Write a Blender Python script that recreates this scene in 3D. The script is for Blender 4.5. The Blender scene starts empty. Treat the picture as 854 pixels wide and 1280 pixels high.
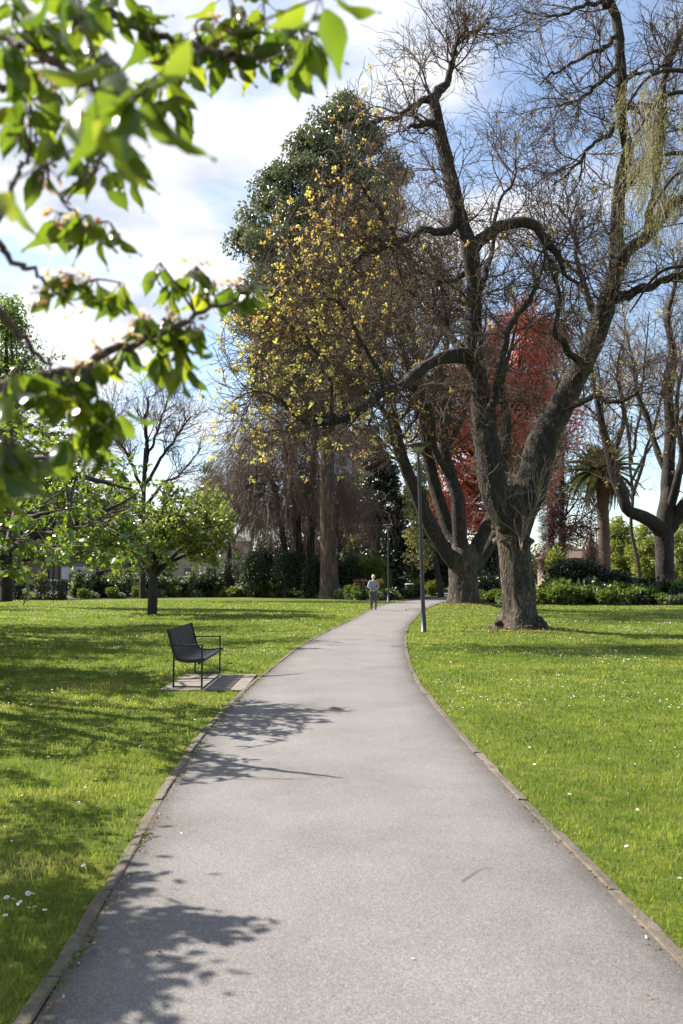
import bpy, math
import numpy as np
from mathutils import Vector, noise as mnoise

C = bpy.context.scene.collection
PI = math.pi

# ------------------------------------------------------------------ camera model (used to survey positions from the photo)
FPX, CXP, CYP, HZ, EYE = 1067.0, 427.0, 640.0, 722.0, 1.6
PITCH = math.atan((HZ - CYP) / FPX)
cp_, sp_ = math.cos(PITCH), math.sin(PITCH)

def at(px, py, d):
    """world point seen at photo pixel px,py standing d metres ahead"""
    y = FPX * cp_ - (CYP - py) * sp_
    z = FPX * sp_ + (CYP - py) * cp_
    return np.array([(px - CXP) / y * d, d, EYE + z / y * d])

def onground(px, py):
    y = FPX * cp_ - (CYP - py) * sp_
    z = FPX * sp_ + (CYP - py) * cp_
    d = -EYE * y / z
    return np.array([(px - CXP) / y * d, d, 0.0])

# ------------------------------------------------------------------ object helpers
def link(o):
    C.objects.link(o)
    return o

def props(o, label=None, cat=None, group=None, kind=None):
    if label: o['label'] = label
    if cat: o['category'] = cat
    if group: o['group'] = group
    if kind: o['kind'] = kind
    return o

def thing(name, label, cat, loc=(0, 0, 0), rz=0.0, group=None):
    o = bpy.data.objects.new(name, None)
    o.empty_display_size = 0.2
    link(o)
    o.location = loc
    o.rotation_euler = (0, 0, rz)
    return props(o, label, cat, group)

def copy_tree(o, parent=None):
    c = o.copy()
    C.objects.link(c)
    c.parent = parent
    for ch in list(o.children):
        copy_tree(ch, c)
    return c

class MB:
    """mesh builder: batches of quads / tris gathered in numpy, linked as ONE mesh"""
    def __init__(s):
        s.V, s.Q, s.T, s.qm, s.tm, s.tint, s.n = [], [], [], [], [], [], 0
    def add(s, V, Q=None, T=None, m=0, tint=0.5):
        V = np.asarray(V, float).reshape(-1, 3)
        if len(V) == 0: return
        s.V.append(V)
        t = np.broadcast_to(np.asarray(tint, float), (len(V),)) if np.ndim(tint) == 0 else np.asarray(tint, float)
        s.tint.append(t)
        if Q is not None and len(Q):
            Q = np.asarray(Q, int).reshape(-1, 4) + s.n
            s.Q.append(Q); s.qm.append(np.full(len(Q), m))
        if T is not None and len(T):
            T = np.asarray(T, int).reshape(-1, 3) + s.n
            s.T.append(T); s.tm.append(np.full(len(T), m))
        s.n += len(V)
    def tubes(s, P, R, n=5, m=0, tint=0.5, cap=False, prof=None):
        P = np.asarray(P, float); R = np.asarray(R, float)
        if P.ndim == 2: P = P[None]; R = R[None]
        N, K, _ = P.shape
        if N == 0: return
        Tn = np.gradient(P, axis=1)
        Tn /= np.linalg.norm(Tn, axis=2, keepdims=True) + 1e-9
        mean = np.abs(Tn.mean(1))
        ref = np.zeros((N, 3)); ref[np.arange(N), mean.argmin(1)] = 1
        U = np.cross(Tn, ref[:, None, :]); U /= np.linalg.norm(U, axis=2, keepdims=True) + 1e-9
        Wv = np.cross(Tn, U)
        a = np.arange(n) / n * 2 * PI
        if prof is None: rr = R[:, :, None]
        else: rr = R[:, :, None] * prof(P, a)
        V = P[:, :, None, :] + rr[..., None] * (np.cos(a)[None, None, :, None] * U[:, :, None, :] + np.sin(a)[None, None, :, None] * Wv[:, :, None, :])
        k = np.arange(K - 1)[:, None]; j = np.arange(n)[None, :]
        q = np.stack([k * n + j, k * n + (j + 1) % n, (k + 1) * n + (j + 1) % n, (k + 1) * n + j], -1).reshape(-1, 4)
        Q = (q[None] + (np.arange(N) * K * n)[:, None, None]).reshape(-1, 4)
        s.add(V.reshape(-1, 3), Q, m=m, tint=tint)
        if cap:
            for i in range(N):
                for kk, flip in ((0, True), (K - 1, False)):
                    ring = V[i, kk]
                    c = ring.mean(0)
                    vv = np.vstack([ring, c])
                    t = [(jj, (jj + 1) % n, n) if not flip else ((jj + 1) % n, jj, n) for jj in range(n)]
                    s.add(vv, T=t, m=m, tint=tint)
    def box(s, lo, hi, m=0, tint=0.5, M=None):
        x0, y0, z0 = lo; x1, y1, z1 = hi
        V = np.array([(x0, y0, z0), (x1, y0, z0), (x1, y1, z0), (x0, y1, z0), (x0, y0, z1), (x1, y0, z1), (x1, y1, z1), (x0, y1, z1)], float)
        if M is not None: V = V @ M[:3, :3].T + M[:3, 3]
        s.add(V, [(0, 3, 2, 1), (4, 5, 6, 7), (0, 1, 5, 4), (1, 2, 6, 5), (2, 3, 7, 6), (3, 0, 4, 7)], m=m, tint=tint)
    def lathe(s, prof, n=24, c=(0, 0, 0), m=0, tint=0.5):
        a = np.arange(n) / n * 2 * PI
        K = len(prof)
        V = np.array([[(c[0] + r * math.cos(t), c[1] + r * math.sin(t), c[2] + z) for t in a] for r, z in prof]).reshape(-1, 3)
        k = np.arange(K - 1)[:, None]; j = np.arange(n)[None, :]
        q = np.stack([k * n + j, k * n + (j + 1) % n, (k + 1) * n + (j + 1) % n, (k + 1) * n + j], -1).reshape(-1, 4)
        s.add(V, q, m=m, tint=tint)
    def leaves(s, pos, X, Y, size, tmpl, m=1, tint=None):
        """tmpl=(verts (x along, y across, z normal), quads, tris); X leaf direction, Y across"""
        tv, tq, tt = tmpl
        N = len(pos)
        if N == 0: return
        X = X / (np.linalg.norm(X, axis=1, keepdims=True) + 1e-9)
        Z = np.cross(X, Y); Z /= np.linalg.norm(Z, axis=1, keepdims=True) + 1e-9
        Y = np.cross(Z, X)
        size = np.broadcast_to(size, (N,))
        V = pos[:, None, :] + size[:, None, None] * (tv[None, :, 0, None] * X[:, None, :] + tv[None, :, 1, None] * Y[:, None, :] + tv[None, :, 2, None] * Z[:, None, :])
        k = len(tv); off = (np.arange(N) * k)[:, None, None]
        Q = (np.array(tq, int).reshape(1, -1, 4) + off).reshape(-1, 4) if len(tq) else None
        T = (np.array(tt, int).reshape(1, -1, 3) + off).reshape(-1, 3) if len(tt) else None
        t = 0.5 if tint is None else np.repeat(tint, k)
        s.add(V.reshape(-1, 3), Q, T, m=m, tint=t)
    def build(s, name, mats, parent=None, origin=None, smooth=True, props_=None):
        me = bpy.data.meshes.new(name)
        V = np.concatenate(s.V) if s.V else np.zeros((0, 3))
        if origin is not None: V = V - np.asarray(origin, float)
        Q = np.concatenate(s.Q) if s.Q else np.zeros((0, 4), int)
        T = np.concatenate(s.T) if s.T else np.zeros((0, 3), int)
        me.vertices.add(len(V)); me.vertices.foreach_set('co', V.astype(np.float32).ravel())
        nl = Q.size + T.size
        me.loops.add(nl)
        me.loops.foreach_set('vertex_index', np.concatenate([Q.ravel(), T.ravel()]).astype(np.int32))
        me.polygons.add(len(Q) + len(T))
        st = np.concatenate([np.arange(len(Q)) * 4, Q.size + np.arange(len(T)) * 3]).astype(np.int32)
        me.polygons.foreach_set('loop_start', st)
        mi = np.concatenate((s.qm or [np.zeros(0)]) + (s.tm or [np.zeros(0)])).astype(np.int32)
        me.polygons.foreach_set('material_index', mi)
        me.polygons.foreach_set('use_smooth', np.full(len(st), smooth))
        at_ = me.attributes.new('tint', 'FLOAT', 'POINT')
        at_.data.foreach_set('value', np.concatenate(s.tint).astype(np.float32))
        if not isinstance(mats, (list, tuple)): mats = [mats]
        for m in mats: me.materials.append(m)
        me.update(calc_edges=True)
        o = bpy.data.objects.new(name, me)
        link(o)
        if parent is not None: o.parent = parent
        return o

def bevel(o, w=0.01, seg=2):
    b = o.modifiers.new('bevel', 'BEVEL'); b.width = w; b.segments = seg; b.limit_method = 'ANGLE'
    return o

# leaf templates
LEAF4 = (np.array([(0, 0, 0), (.45, .26, .07), (1, 0, -.06), (.45, -.26, .07)]), [], [(0, 1, 2), (0, 2, 3)])
LEAFW = (np.array([(0, 0, 0), (.25, .27, .06), (.65, .25, .03), (1, 0, -.12), (.65, -.25, .03), (.25, -.27, .06), (.5, 0, -.03)]), [(0, 6, 2, 1), (0, 5, 4, 6)], [(6, 3, 2), (6, 4, 3)])
LEAFN = (np.array([(0, 0, 0), (.5, .09, .03), (1, 0, -.05), (.5, -.09, .03)]), [], [(0, 1, 2), (0, 2, 3)])

def leaf_near():
    us = np.array([0, .06, .14, .25, .38, .52, .66, .78, .87, .94, 1.0])
    w = .78 * np.array([.005, .11, .2, .262, .285, .265, .21, .14, .075, .03, .003])
    V, Q = [], []
    for i, (u, ww) in enumerate(zip(us, w)):
        ser = 1 + (.05 if i % 2 else -.03)
        droop = -.16 * u * u
        for k, a in enumerate((-1, -.5, 0, .5, 1)):
            V.append((u - abs(a) * .03 * (1 if 0 < i < 10 else 0), a * ww * ser, droop + abs(a) * ww * .42 - .05 * math.sin(u * 9 + a) * abs(a)))
    for i in range(len(us) - 1):
        for k in range(4):
            Q.append((i * 5 + k, (i + 1) * 5 + k, (i + 1) * 5 + k + 1, i * 5 + k + 1))
    return (np.array(V), Q, [])
LEAFX = leaf_near()

# ------------------------------------------------------------------ growing
def unit(v): return v / (np.linalg.norm(v, axis=-1, keepdims=True) + 1e-9)

def catmull(pts, n):
    p = np.asarray(pts, float)
    if len(p) == 2:
        t = np.linspace(0, 1, n)[:, None]
        return p[0] * (1 - t) + p[1] * t
    P = np.vstack([2 * p[0] - p[1], p, 2 * p[-1] - p[-2]])
    seg = len(p) - 1
    out = []
    for t in np.linspace(0, seg - 1e-6, n):
        i = int(t); f = t - i
        a, b, c, d = P[i], P[i + 1], P[i + 2], P[i + 3]
        out.append(.5 * ((2 * b) + (-a + c) * f + (2 * a - 5 * b + 4 * c - d) * f * f + (-a + 3 * b - 3 * c + d) * f ** 3))
    return np.array(out)

def lens(P): return np.linalg.norm(np.diff(P, axis=1), axis=2).sum(1)

def sample(P, R, i, t):
    K = P.shape[1]
    f = np.clip(t, 0, .9999) * (K - 1); k = f.astype(int); f = (f - k)
    p = P[i, k] * (1 - f)[:, None] + P[i, k + 1] * f[:, None]
    r = R[i, k] * (1 - f) + R[i, k + 1] * f
    return p, unit(P[i, k + 1] - P[i, k]), r

def grow(P, R, rng, count, t0=.2, t1=1., L=(1, 2), ang=(.5, 1.1), K=6, trop=(0, 0, .1), wig=.18, rr=.6, rmax=9., rmin=.004, w=None, lt=0.0):
    pl = lens(P)
    pw = pl * (w if w is not None else 1)
    i = rng.choice(len(P), count, p=pw / pw.sum())
    t = rng.uniform(t0, t1, count)
    p, T, r = sample(P, R, i, t)
    q = rng.normal(size=(count, 3)); q -= (q * T).sum(1, keepdims=True) * T; q = unit(q)
    a = rng.uniform(ang[0], ang[1], count)[:, None]
    d = np.cos(a) * T + np.sin(a) * q
    Ln = rng.uniform(L[0], L[1], count) * (1 - lt * t)
    tr = np.asarray(trop, float)
    out = [p]
    for k in range(1, K):
        d = unit(d + wig * rng.normal(size=(count, 3)) + tr / (K - 1))
        p = p + d * (Ln / (K - 1))[:, None]
        out.append(p)
    out = np.stack(out, 1)
    r0 = np.minimum(np.minimum(r * rr, rmax), r)
    r0 = np.maximum(r0, rmin)
    s_ = np.linspace(0, 1, K)[None]
    return out, r0[:, None] * (1 - s_) + np.minimum(rmin, r0)[:, None] * s_

def cat(*prs):
    """join (P,R) batches of the same K"""
    return np.concatenate([p for p, r in prs]), np.concatenate([r for p, r in prs])

def limb(pts, d0, n=26, wob=0.0, rng=None):
    """pts: (px, py, depth offset, half width in px) -> polyline, radii"""
    P = np.array([at(px, py, d0 + dd) for px, py, dd, r in pts])
    r = np.array([rp * (d0 + dd) / FPX for px, py, dd, rp in pts])
    A = catmull(np.hstack([P, r[:, None]]), n)
    Q = A[:, :3]
    if wob and rng is not None:
        nz = rng.normal(size=Q.shape); nz = (nz + np.roll(nz, 1, 0) + np.roll(nz, -1, 0)) / 3
        nz[0] = 0
        Q = Q + nz * wob
    return Q, np.maximum(A[:, 3], .004)

def bark_prof(seed, amp=.12, ridge=.06, flute=0.0):
    def f(P, a):
        N, K, _ = P.shape
        out = np.ones((N, K, len(a)))
        for i in range(N):
            for k in range(K):
                z = P[i, k, 2]
                for j, t in enumerate(a):
                    v = Vector((math.cos(t) * 1.3 + seed, math.sin(t) * 1.3, z * 1.1))
                    n1 = mnoise.noise(v)
                    n2 = mnoise.noise(Vector((math.cos(t) * 6 + seed, math.sin(t) * 6, z * 3.0)))
                    fl = flute * max(0, 1 - z / 1.2) * (math.sin(t * 5 + seed) * .5 + math.sin(t * 3 + 1.7 * seed) * .5)
                    out[i, k, j] = 1 + amp * n1 + ridge * n2 + fl
        return out
    return f

def rnd_dirs(rng, n): return unit(rng.normal(size=(n, 3)))

# ------------------------------------------------------------------ materials
def newmat(name):
    m = bpy.data.materials.new(name); m.use_nodes = True
    nt = m.node_tree; b = nt.nodes['Principled BSDF']
    return m, nt, b

def N(nt, t, **kw):
    n = nt.nodes.new(t)
    for k, v in kw.items():
        if hasattr(n, k): setattr(n, k, v)
        else: n.inputs[k].default_value = v
    return n

def ramp(nt, stops, fac):
    r = nt.nodes.new('ShaderNodeValToRGB')
    e = r.color_ramp.elements
    while len(e) < len(stops): e.new(.5)
    for el, (p, c) in zip(e, stops):
        el.position = p; el.color = (*c, 1) if len(c) == 3 else c
    nt.links.new(fac, r.inputs[0])
    return r.outputs[0]

def objco(nt, scale=(1, 1, 1)):
    g = nt.nodes.new('ShaderNodeNewGeometry')
    mp = nt.nodes.new('ShaderNodeMapping'); mp.inputs['Scale'].default_value = scale
    nt.links.new(g.outputs['Position'], mp.inputs[0])
    return mp.outputs[0]

def noise_tex(nt, co, scale, detail=4, rough=.55):
    n = nt.nodes.new('ShaderNodeTexNoise')
    n.inputs['Scale'].default_value = scale; n.inputs['Detail'].default_value = detail; n.inputs['Roughness'].default_value = rough
    nt.links.new(co, n.inputs['Vector'])
    return n.outputs['Fac']

def mixc(nt, a, b, fac, mode='MIX'):
    n = nt.nodes.new('ShaderNodeMix'); n.data_type = 'RGBA'; n.blend_type = mode
    for s, v in ((n.inputs[0], fac), (n.inputs[6], a), (n.inputs[7], b)):
        if isinstance(v, (int, float)): s.default_value = v
        elif isinstance(v, tuple): s.default_value = (*v, 1)
        else: nt.links.new(v, s)
    return n.outputs[2]

def bump(nt, b, h, strength=.5, dist=.02):
    n = nt.nodes.new('ShaderNodeBump'); n.inputs['Strength'].default_value = strength; n.inputs['Distance'].default_value = dist
    nt.links.new(h, n.inputs['Height']); nt.links.new(n.outputs[0], b.inputs['Normal'])

def simple(name, col, rough=.6, metal=0., var=.15, scale=6., bmp=0., emit=None):
    m, nt, b = newmat(name)
    co = objco(nt)
    f = noise_tex(nt, co, scale, 5)
    c = ramp(nt, [(.3, tuple(x * (1 - var) for x in col)), (.7, tuple(min(1, x * (1 + var)) for x in col))], f)
    nt.links.new(c, b.inputs['Base Color'])
    b.inputs['Roughness'].default_value = rough; b.inputs['Metallic'].default_value = metal
    if bmp: bump(nt, b, noise_tex(nt, co, scale * 8, 4), bmp, .01)
    return m

def leafmat(name, stops, trans=.35, rough=.45, tboost=1.4, spec=.5, wet=None):
    m, nt, b = newmat(name)
    a = N(nt, 'ShaderNodeAttribute', attribute_name='tint')
    c = ramp(nt, stops, a.outputs['Fac'])
    f = noise_tex(nt, objco(nt), 1.3, 3)
    c = mixc(nt, c, ramp(nt, [(.3, (.72, .74, .7)), (.7, (1.15, 1.12, 1.0))], f), .8, 'MULTIPLY')
    nt.links.new(c, b.inputs['Base Color'])
    b.inputs['Roughness'].default_value = rough
    b.inputs['Specular IOR Level'].default_value = spec
    t = N(nt, 'ShaderNodeBsdfTranslucent')
    tc = mixc(nt, c, (tboost, tboost * 1.05, tboost * .55), 1.0, 'MULTIPLY')
    nt.links.new(tc, t.inputs['Color'])
    mx = N(nt, 'ShaderNodeMixShader'); mx.inputs[0].default_value = trans
    nt.links.new(b.outputs[0], mx.inputs[1]); nt.links.new(t.outputs[0], mx.inputs[2])
    nt.links.new(mx.outputs[0], nt.nodes['Material Output'].inputs['Surface'])
    return m

def barkmat(name, dark, light, moss=None, zs=.28, scale=14., strength=.8):
    m, nt, b = newmat(name)
    co = objco(nt, (1, 1, zs))
    n1 = noise_tex(nt, co, scale * 1.6, 7, .7)
    nv = N(nt, 'ShaderNodeTexNoise'); nv.inputs['Scale'].default_value = scale * .62; nv.inputs['Detail'].default_value = 3.5; nv.inputs['Distortion'].default_value = .9
    nt.links.new(co, nv.inputs['Vector'])
    sb = N(nt, 'ShaderNodeMath', operation='SUBTRACT'); nt.links.new(nv.outputs['Fac'], sb.inputs[0]); sb.inputs[1].default_value = .5
    ab = N(nt, 'ShaderNodeMath', operation='ABSOLUTE'); nt.links.new(sb.outputs[0], ab.inputs[0])
    big = noise_tex(nt, objco(nt), 1.2, 4)
    edge = ramp(nt, [(0, (0, 0, 0)), (.05, (.35, .35, .35)), (.16, (1, 1, 1))], ab.outputs[0])
    h = mixc(nt, edge, n1, .45)
    c = ramp(nt, [(.2, dark), (.55, tuple((x + y) / 2 for x, y in zip(dark, light))), (.85, light)], h)
    c = mixc(nt, c, ramp(nt, [(.3, (.65, .62, .6)), (.7, (1.2, 1.18, 1.1))], big), .8, 'MULTIPLY')
    if moss:
        mf = noise_tex(nt, objco(nt), 2.6, 5)
        c = mixc(nt, c, moss, ramp(nt, [(.56, (0, 0, 0)), (.72, (.55, .55, .55))], mf))
    nt.links.new(c, b.inputs['Base Color'])
    b.inputs['Roughness'].default_value = .9
    bump(nt, b, h, strength, .06)
    return m

# ------------------------------------------------------------------ world, sun, camera
SUN = Vector((.80, -.36, -.80)).normalized()       # direction the light travels
w = bpy.data.worlds.new('World'); bpy.context.scene.world = w; w.use_nodes = True
nt = w.node_tree; nt.nodes.clear()
sky = N(nt, 'ShaderNodeTexSky', sky_type='NISHITA')
sky.sun_disc = False
sky.sun_elevation = math.asin(-SUN.z); sky.sun_rotation = math.atan2(-SUN.x, -SUN.y)
sky.air_density = 1.0; sky.dust_density = .6; sky.ozone_density = 1.6
tc = N(nt, 'ShaderNodeTexCoord')
sep = N(nt, 'ShaderNodeSeparateXYZ'); nt.links.new(tc.outputs['Generated'], sep.inputs[0])
def M(op, a, b=None, c=None, clamp=False):
    n = nt.nodes.new('ShaderNodeMath'); n.operation = op; n.use_clamp = clamp
    for s, v in zip(n.inputs, (a, b, c)):
        if v is None: continue
        if isinstance(v, (int, float)): s.default_value = v
        else: nt.links.new(v, s)
    return n.outputs[0]
zc = M('ADD', M('MAXIMUM', sep.outputs['Z'], 0.0), .22)
cmb = N(nt, 'ShaderNodeCombineXYZ')
nt.links.new(M('DIVIDE', sep.outputs['X'], zc), cmb.inputs[0]); nt.links.new(M('DIVIDE', sep.outputs['Y'], zc), cmb.inputs[1])
cmb.inputs[2].default_value = 3.7
n1 = N(nt, 'ShaderNodeTexNoise'); n1.inputs['Scale'].default_value = 1.9; n1.inputs['Detail'].default_value = 9; n1.inputs['Roughness'].default_value = .58; n1.inputs['Distortion'].default_value = .25
nt.links.new(cmb.outputs[0], n1.inputs['Vector'])
# more cloud to the left and high, open blue to the right and in a band low on the left
bx = M('MULTIPLY', sep.outputs['X'], -.22)
hi = M('MULTIPLY_ADD', sep.outputs['Z'], .20, -.035)
bias = M('ADD', M('ADD', bx, hi), M('MULTIPLY', M('MINIMUM', M('ADD', sep.outputs['Y'], -.15), 0.0), .55))
cov = M('ADD', n1.outputs['Fac'], bias)
mask = N(nt, 'ShaderNodeMapRange', interpolation_type='SMOOTHSTEP'); mask.inputs[1].default_value = .46; mask.inputs[2].default_value = .64
nt.links.new(cov, mask.inputs[0])
n2 = N(nt, 'ShaderNodeTexNoise'); n2.inputs['Scale'].default_value = 5.0; n2.inputs['Detail'].default_value = 6
nt.links.new(cmb.outputs[0], n2.inputs['Vector'])
ccol = N(nt, 'ShaderNodeValToRGB')
ccol.color_ramp.elements[0].position = .3; ccol.color_ramp.elements[0].color = (2.9, 3.15, 3.75, 1)
ccol.color_ramp.elements[1].position = .65; ccol.color_ramp.elements[1].color = (5.7, 5.65, 5.6, 1)
nt.links.new(n2.outputs['Fac'], ccol.inputs[0])
mx = N(nt, 'ShaderNodeMix'); mx.data_type = 'RGBA'
nt.links.new(M('MULTIPLY_ADD', mask.outputs[0], .83, .10), mx.inputs[0]); nt.links.new(sky.outputs[0], mx.inputs[6]); nt.links.new(ccol.outputs[0], mx.inputs[7])
bg = N(nt, 'ShaderNodeBackground'); bg.inputs['Strength'].default_value = .095
nt.links.new(mx.outputs[2], bg.inputs['Color'])
wo = N(nt, 'ShaderNodeOutputWorld'); nt.links.new(bg.outputs[0], wo.inputs['Surface'])

sl = bpy.data.lights.new('sun', 'SUN'); sl.energy = 5.0; sl.angle = math.radians(.53); sl.color = (1, .95, .87)
so = link(bpy.data.objects.new('sun', sl)); so.rotation_euler = SUN.to_track_quat('-Z', 'Y').to_euler(); so.location = (-20, 4, 20)

cam = bpy.data.cameras.new('camera'); co = link(bpy.data.objects.new('camera', cam))
co.location = (0, 0, EYE); co.rotation_euler = (PI / 2 + PITCH, 0, 0)
cam.sensor_fit = 'VERTICAL'; cam.sensor_height = 36; cam.sensor_width = 24; cam.lens = FPX / 1280 * 36
cam.clip_start = .05; cam.clip_end = 3000
cam.dof.use_dof = True; cam.dof.focus_distance = 14.0; cam.dof.aperture_fstop = 3.8
sc = bpy.context.scene; sc.camera = co
sc.view_settings.view_transform = 'Standard'; sc.view_settings.look = 'None'; sc.view_settings.gamma = 1
sc.view_settings.use_curve_mapping = False
sc.view_settings.exposure = 1.34
sc.cycles.max_bounces = 8; sc.cycles.transparent_max_bounces = 8; sc.cycles.use_denoising = True

# ------------------------------------------------------------------ materials used
def lawnmat():
    m, nt, b = newmat('lawn_turf')
    co = objco(nt)
    a = noise_tex(nt, co, .35, 4); f = noise_tex(nt, co, 5.5, 5); g = noise_tex(nt, co, 60, 3, .7)
    c = ramp(nt, [(.3, (.06, .09, .009)), (.5, (.105, .135, .012)), (.7, (.16, .17, .024))], f)
    c = mixc(nt, c, ramp(nt, [(.3, (.75, .8, .7)), (.7, (1.25, 1.15, 1.1))], a), .8, 'MULTIPLY')
    c = mixc(nt, c, ramp(nt, [(.3, (.45, .5, .4)), (.65, (1.25, 1.2, 1.1))], g), .8, 'MULTIPLY')
    nt.links.new(c, b.inputs['Base Color']); b.inputs['Roughness'].default_value = .85
    b.inputs['Specular IOR Level'].default_value = .2
    bump(nt, b, g, .8, .03)
    return m
def pathmat():
    m, nt, b = newmat('path_asphalt')
    co = objco(nt)
    v = N(nt, 'ShaderNodeTexVoronoi', feature='F1'); v.inputs['Scale'].default_value = 230
    nt.links.new(co, v.inputs['Vector'])
    sepc = N(nt, 'ShaderNodeSeparateColor'); nt.links.new(v.outputs['Color'], sepc.inputs[0])
    c = ramp(nt, [(0, (.11, .101, .094)), (.3, (.174, .160, .150)), (.75, (.206, .190, .178)), (1, (.32, .296, .275))], sepc.outputs[0])
    f = noise_tex(nt, co, 130, 4, .7)
    c = mixc(nt, c, ramp(nt, [(.3, (.55, .55, .55)), (.55, (1.05, 1.05, 1.05))], f), .7, 'MULTIPLY')
    big = noise_tex(nt, co, .8, 6, .65)
    c = mixc(nt, c, ramp(nt, [(.3, (.76, .75, .74)), (.55, (1., 1., 1.)), (.75, (1.12, 1.12, 1.12))], big), .9, 'MULTIPLY')
    st = noise_tex(nt, co, 4.5, 6, .7)
    c = mixc(nt, c, ramp(nt, [(.24, (.6, .58, .56)), (.36, (1, 1, 1))], st), .7, 'MULTIPLY')
    e = N(nt, 'ShaderNodeAttribute', attribute_name='tint')
    md = nt.nodes.new('ShaderNodeMath'); md.operation = 'MULTIPLY_ADD'; md.inputs[1].default_value = .35; md.inputs[2].default_value = -.17
    nt.links.new(noise_tex(nt, co, 2.5, 5), md.inputs[0])
    ad = nt.nodes.new('ShaderNodeMath'); ad.operation = 'ADD'
    nt.links.new(e.outputs['Fac'], ad.inputs[0]); nt.links.new(md.outputs[0], ad.inputs[1])
    c = mixc(nt, c, ramp(nt, [(0, (.50, .48, .46)), (.3, (.8, .79, .78)), (.8, (1, 1, 1))], ad.outputs[0]), 1., 'MULTIPLY')
    nt.links.new(c, b.inputs['Base Color']); b.inputs['Roughness'].default_value = .85
    b.inputs['Specular IOR Level'].default_value = .3
    h = mixc(nt, v.outputs['Distance'], f, .6)
    bump(nt, b, h, .7, .006)
    return m
def kerbmat():
    m, nt, b = newmat('kerb_concrete')
    co = objco(nt)
    f = noise_tex(nt, co, 9, 6, .65); g = noise_tex(nt, co, 90, 3); mo = noise_tex(nt, co, 2.2, 5)
    c = ramp(nt, [(.3, (.085, .066, .050)), (.55, (.150, .120, .092)), (.8, (.23, .19, .15))], f)
    c = mixc(nt, c, ramp(nt, [(.3, (.6, .6, .6)), (.6, (1.1, 1.1, 1.1))], g), .7, 'MULTIPLY')
    ta = N(nt, 'ShaderNodeAttribute', attribute_name='tint')
    c = mixc(nt, c, ramp(nt, [(0, (.62, .6, .57)), (1, (1., .99, .97))], ta.outputs['Fac']), 1., 'MULTIPLY')
    c = mixc(nt, c, (.07, .075, .03), ramp(nt, [(.55, (0, 0, 0)), (.7, (.6, .6, .6))], mo))
    nt.links.new(c, b.inputs['Base Color']); b.inputs['Roughness'].default_value = .9
    bump(nt, b, g, .6, .008)
    return m
def brickmat(name, c1, c2, mortar, scale=4.0, bw=.5, rh=.25):
    m, nt, b = newmat(name)
    g = N(nt, 'ShaderNodeNewGeometry'); s = N(nt, 'ShaderNodeSeparateXYZ'); nt.links.new(g.outputs['Position'], s.inputs[0])
    ad = N(nt, 'ShaderNodeMath', operation='ADD'); nt.links.new(s.outputs[0], ad.inputs[0]); nt.links.new(s.outputs[1], ad.inputs[1])
    cb = N(nt, 'ShaderNodeCombineXYZ'); nt.links.new(ad.outputs[0], cb.inputs[0]); nt.links.new(s.outputs[2], cb.inputs[1])
    br = N(nt, 'ShaderNodeTexBrick'); br.inputs['Scale'].default_value = scale
    br.inputs['Brick Width'].default_value = bw; br.inputs['Row Height'].default_value = rh
    br.inputs['Color1'].default_value = (*c1, 1); br.inputs['Color2'].default_value = (*c2, 1); br.inputs['Mortar'].default_value = (*mortar, 1)
    nt.links.new(cb.outputs[0], br.inputs['Vector'])
    c = mixc(nt, br.outputs['Color'], ramp(nt, [(.3, (.75, .75, .75)), (.7, (1.15, 1.15, 1.15))], noise_tex(nt, g.outputs['Position'], 1.5, 5)), .8, 'MULTIPLY')
    nt.links.new(c, b.inputs['Base Color']); b.inputs['Roughness'].default_value = .9
    return m

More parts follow.
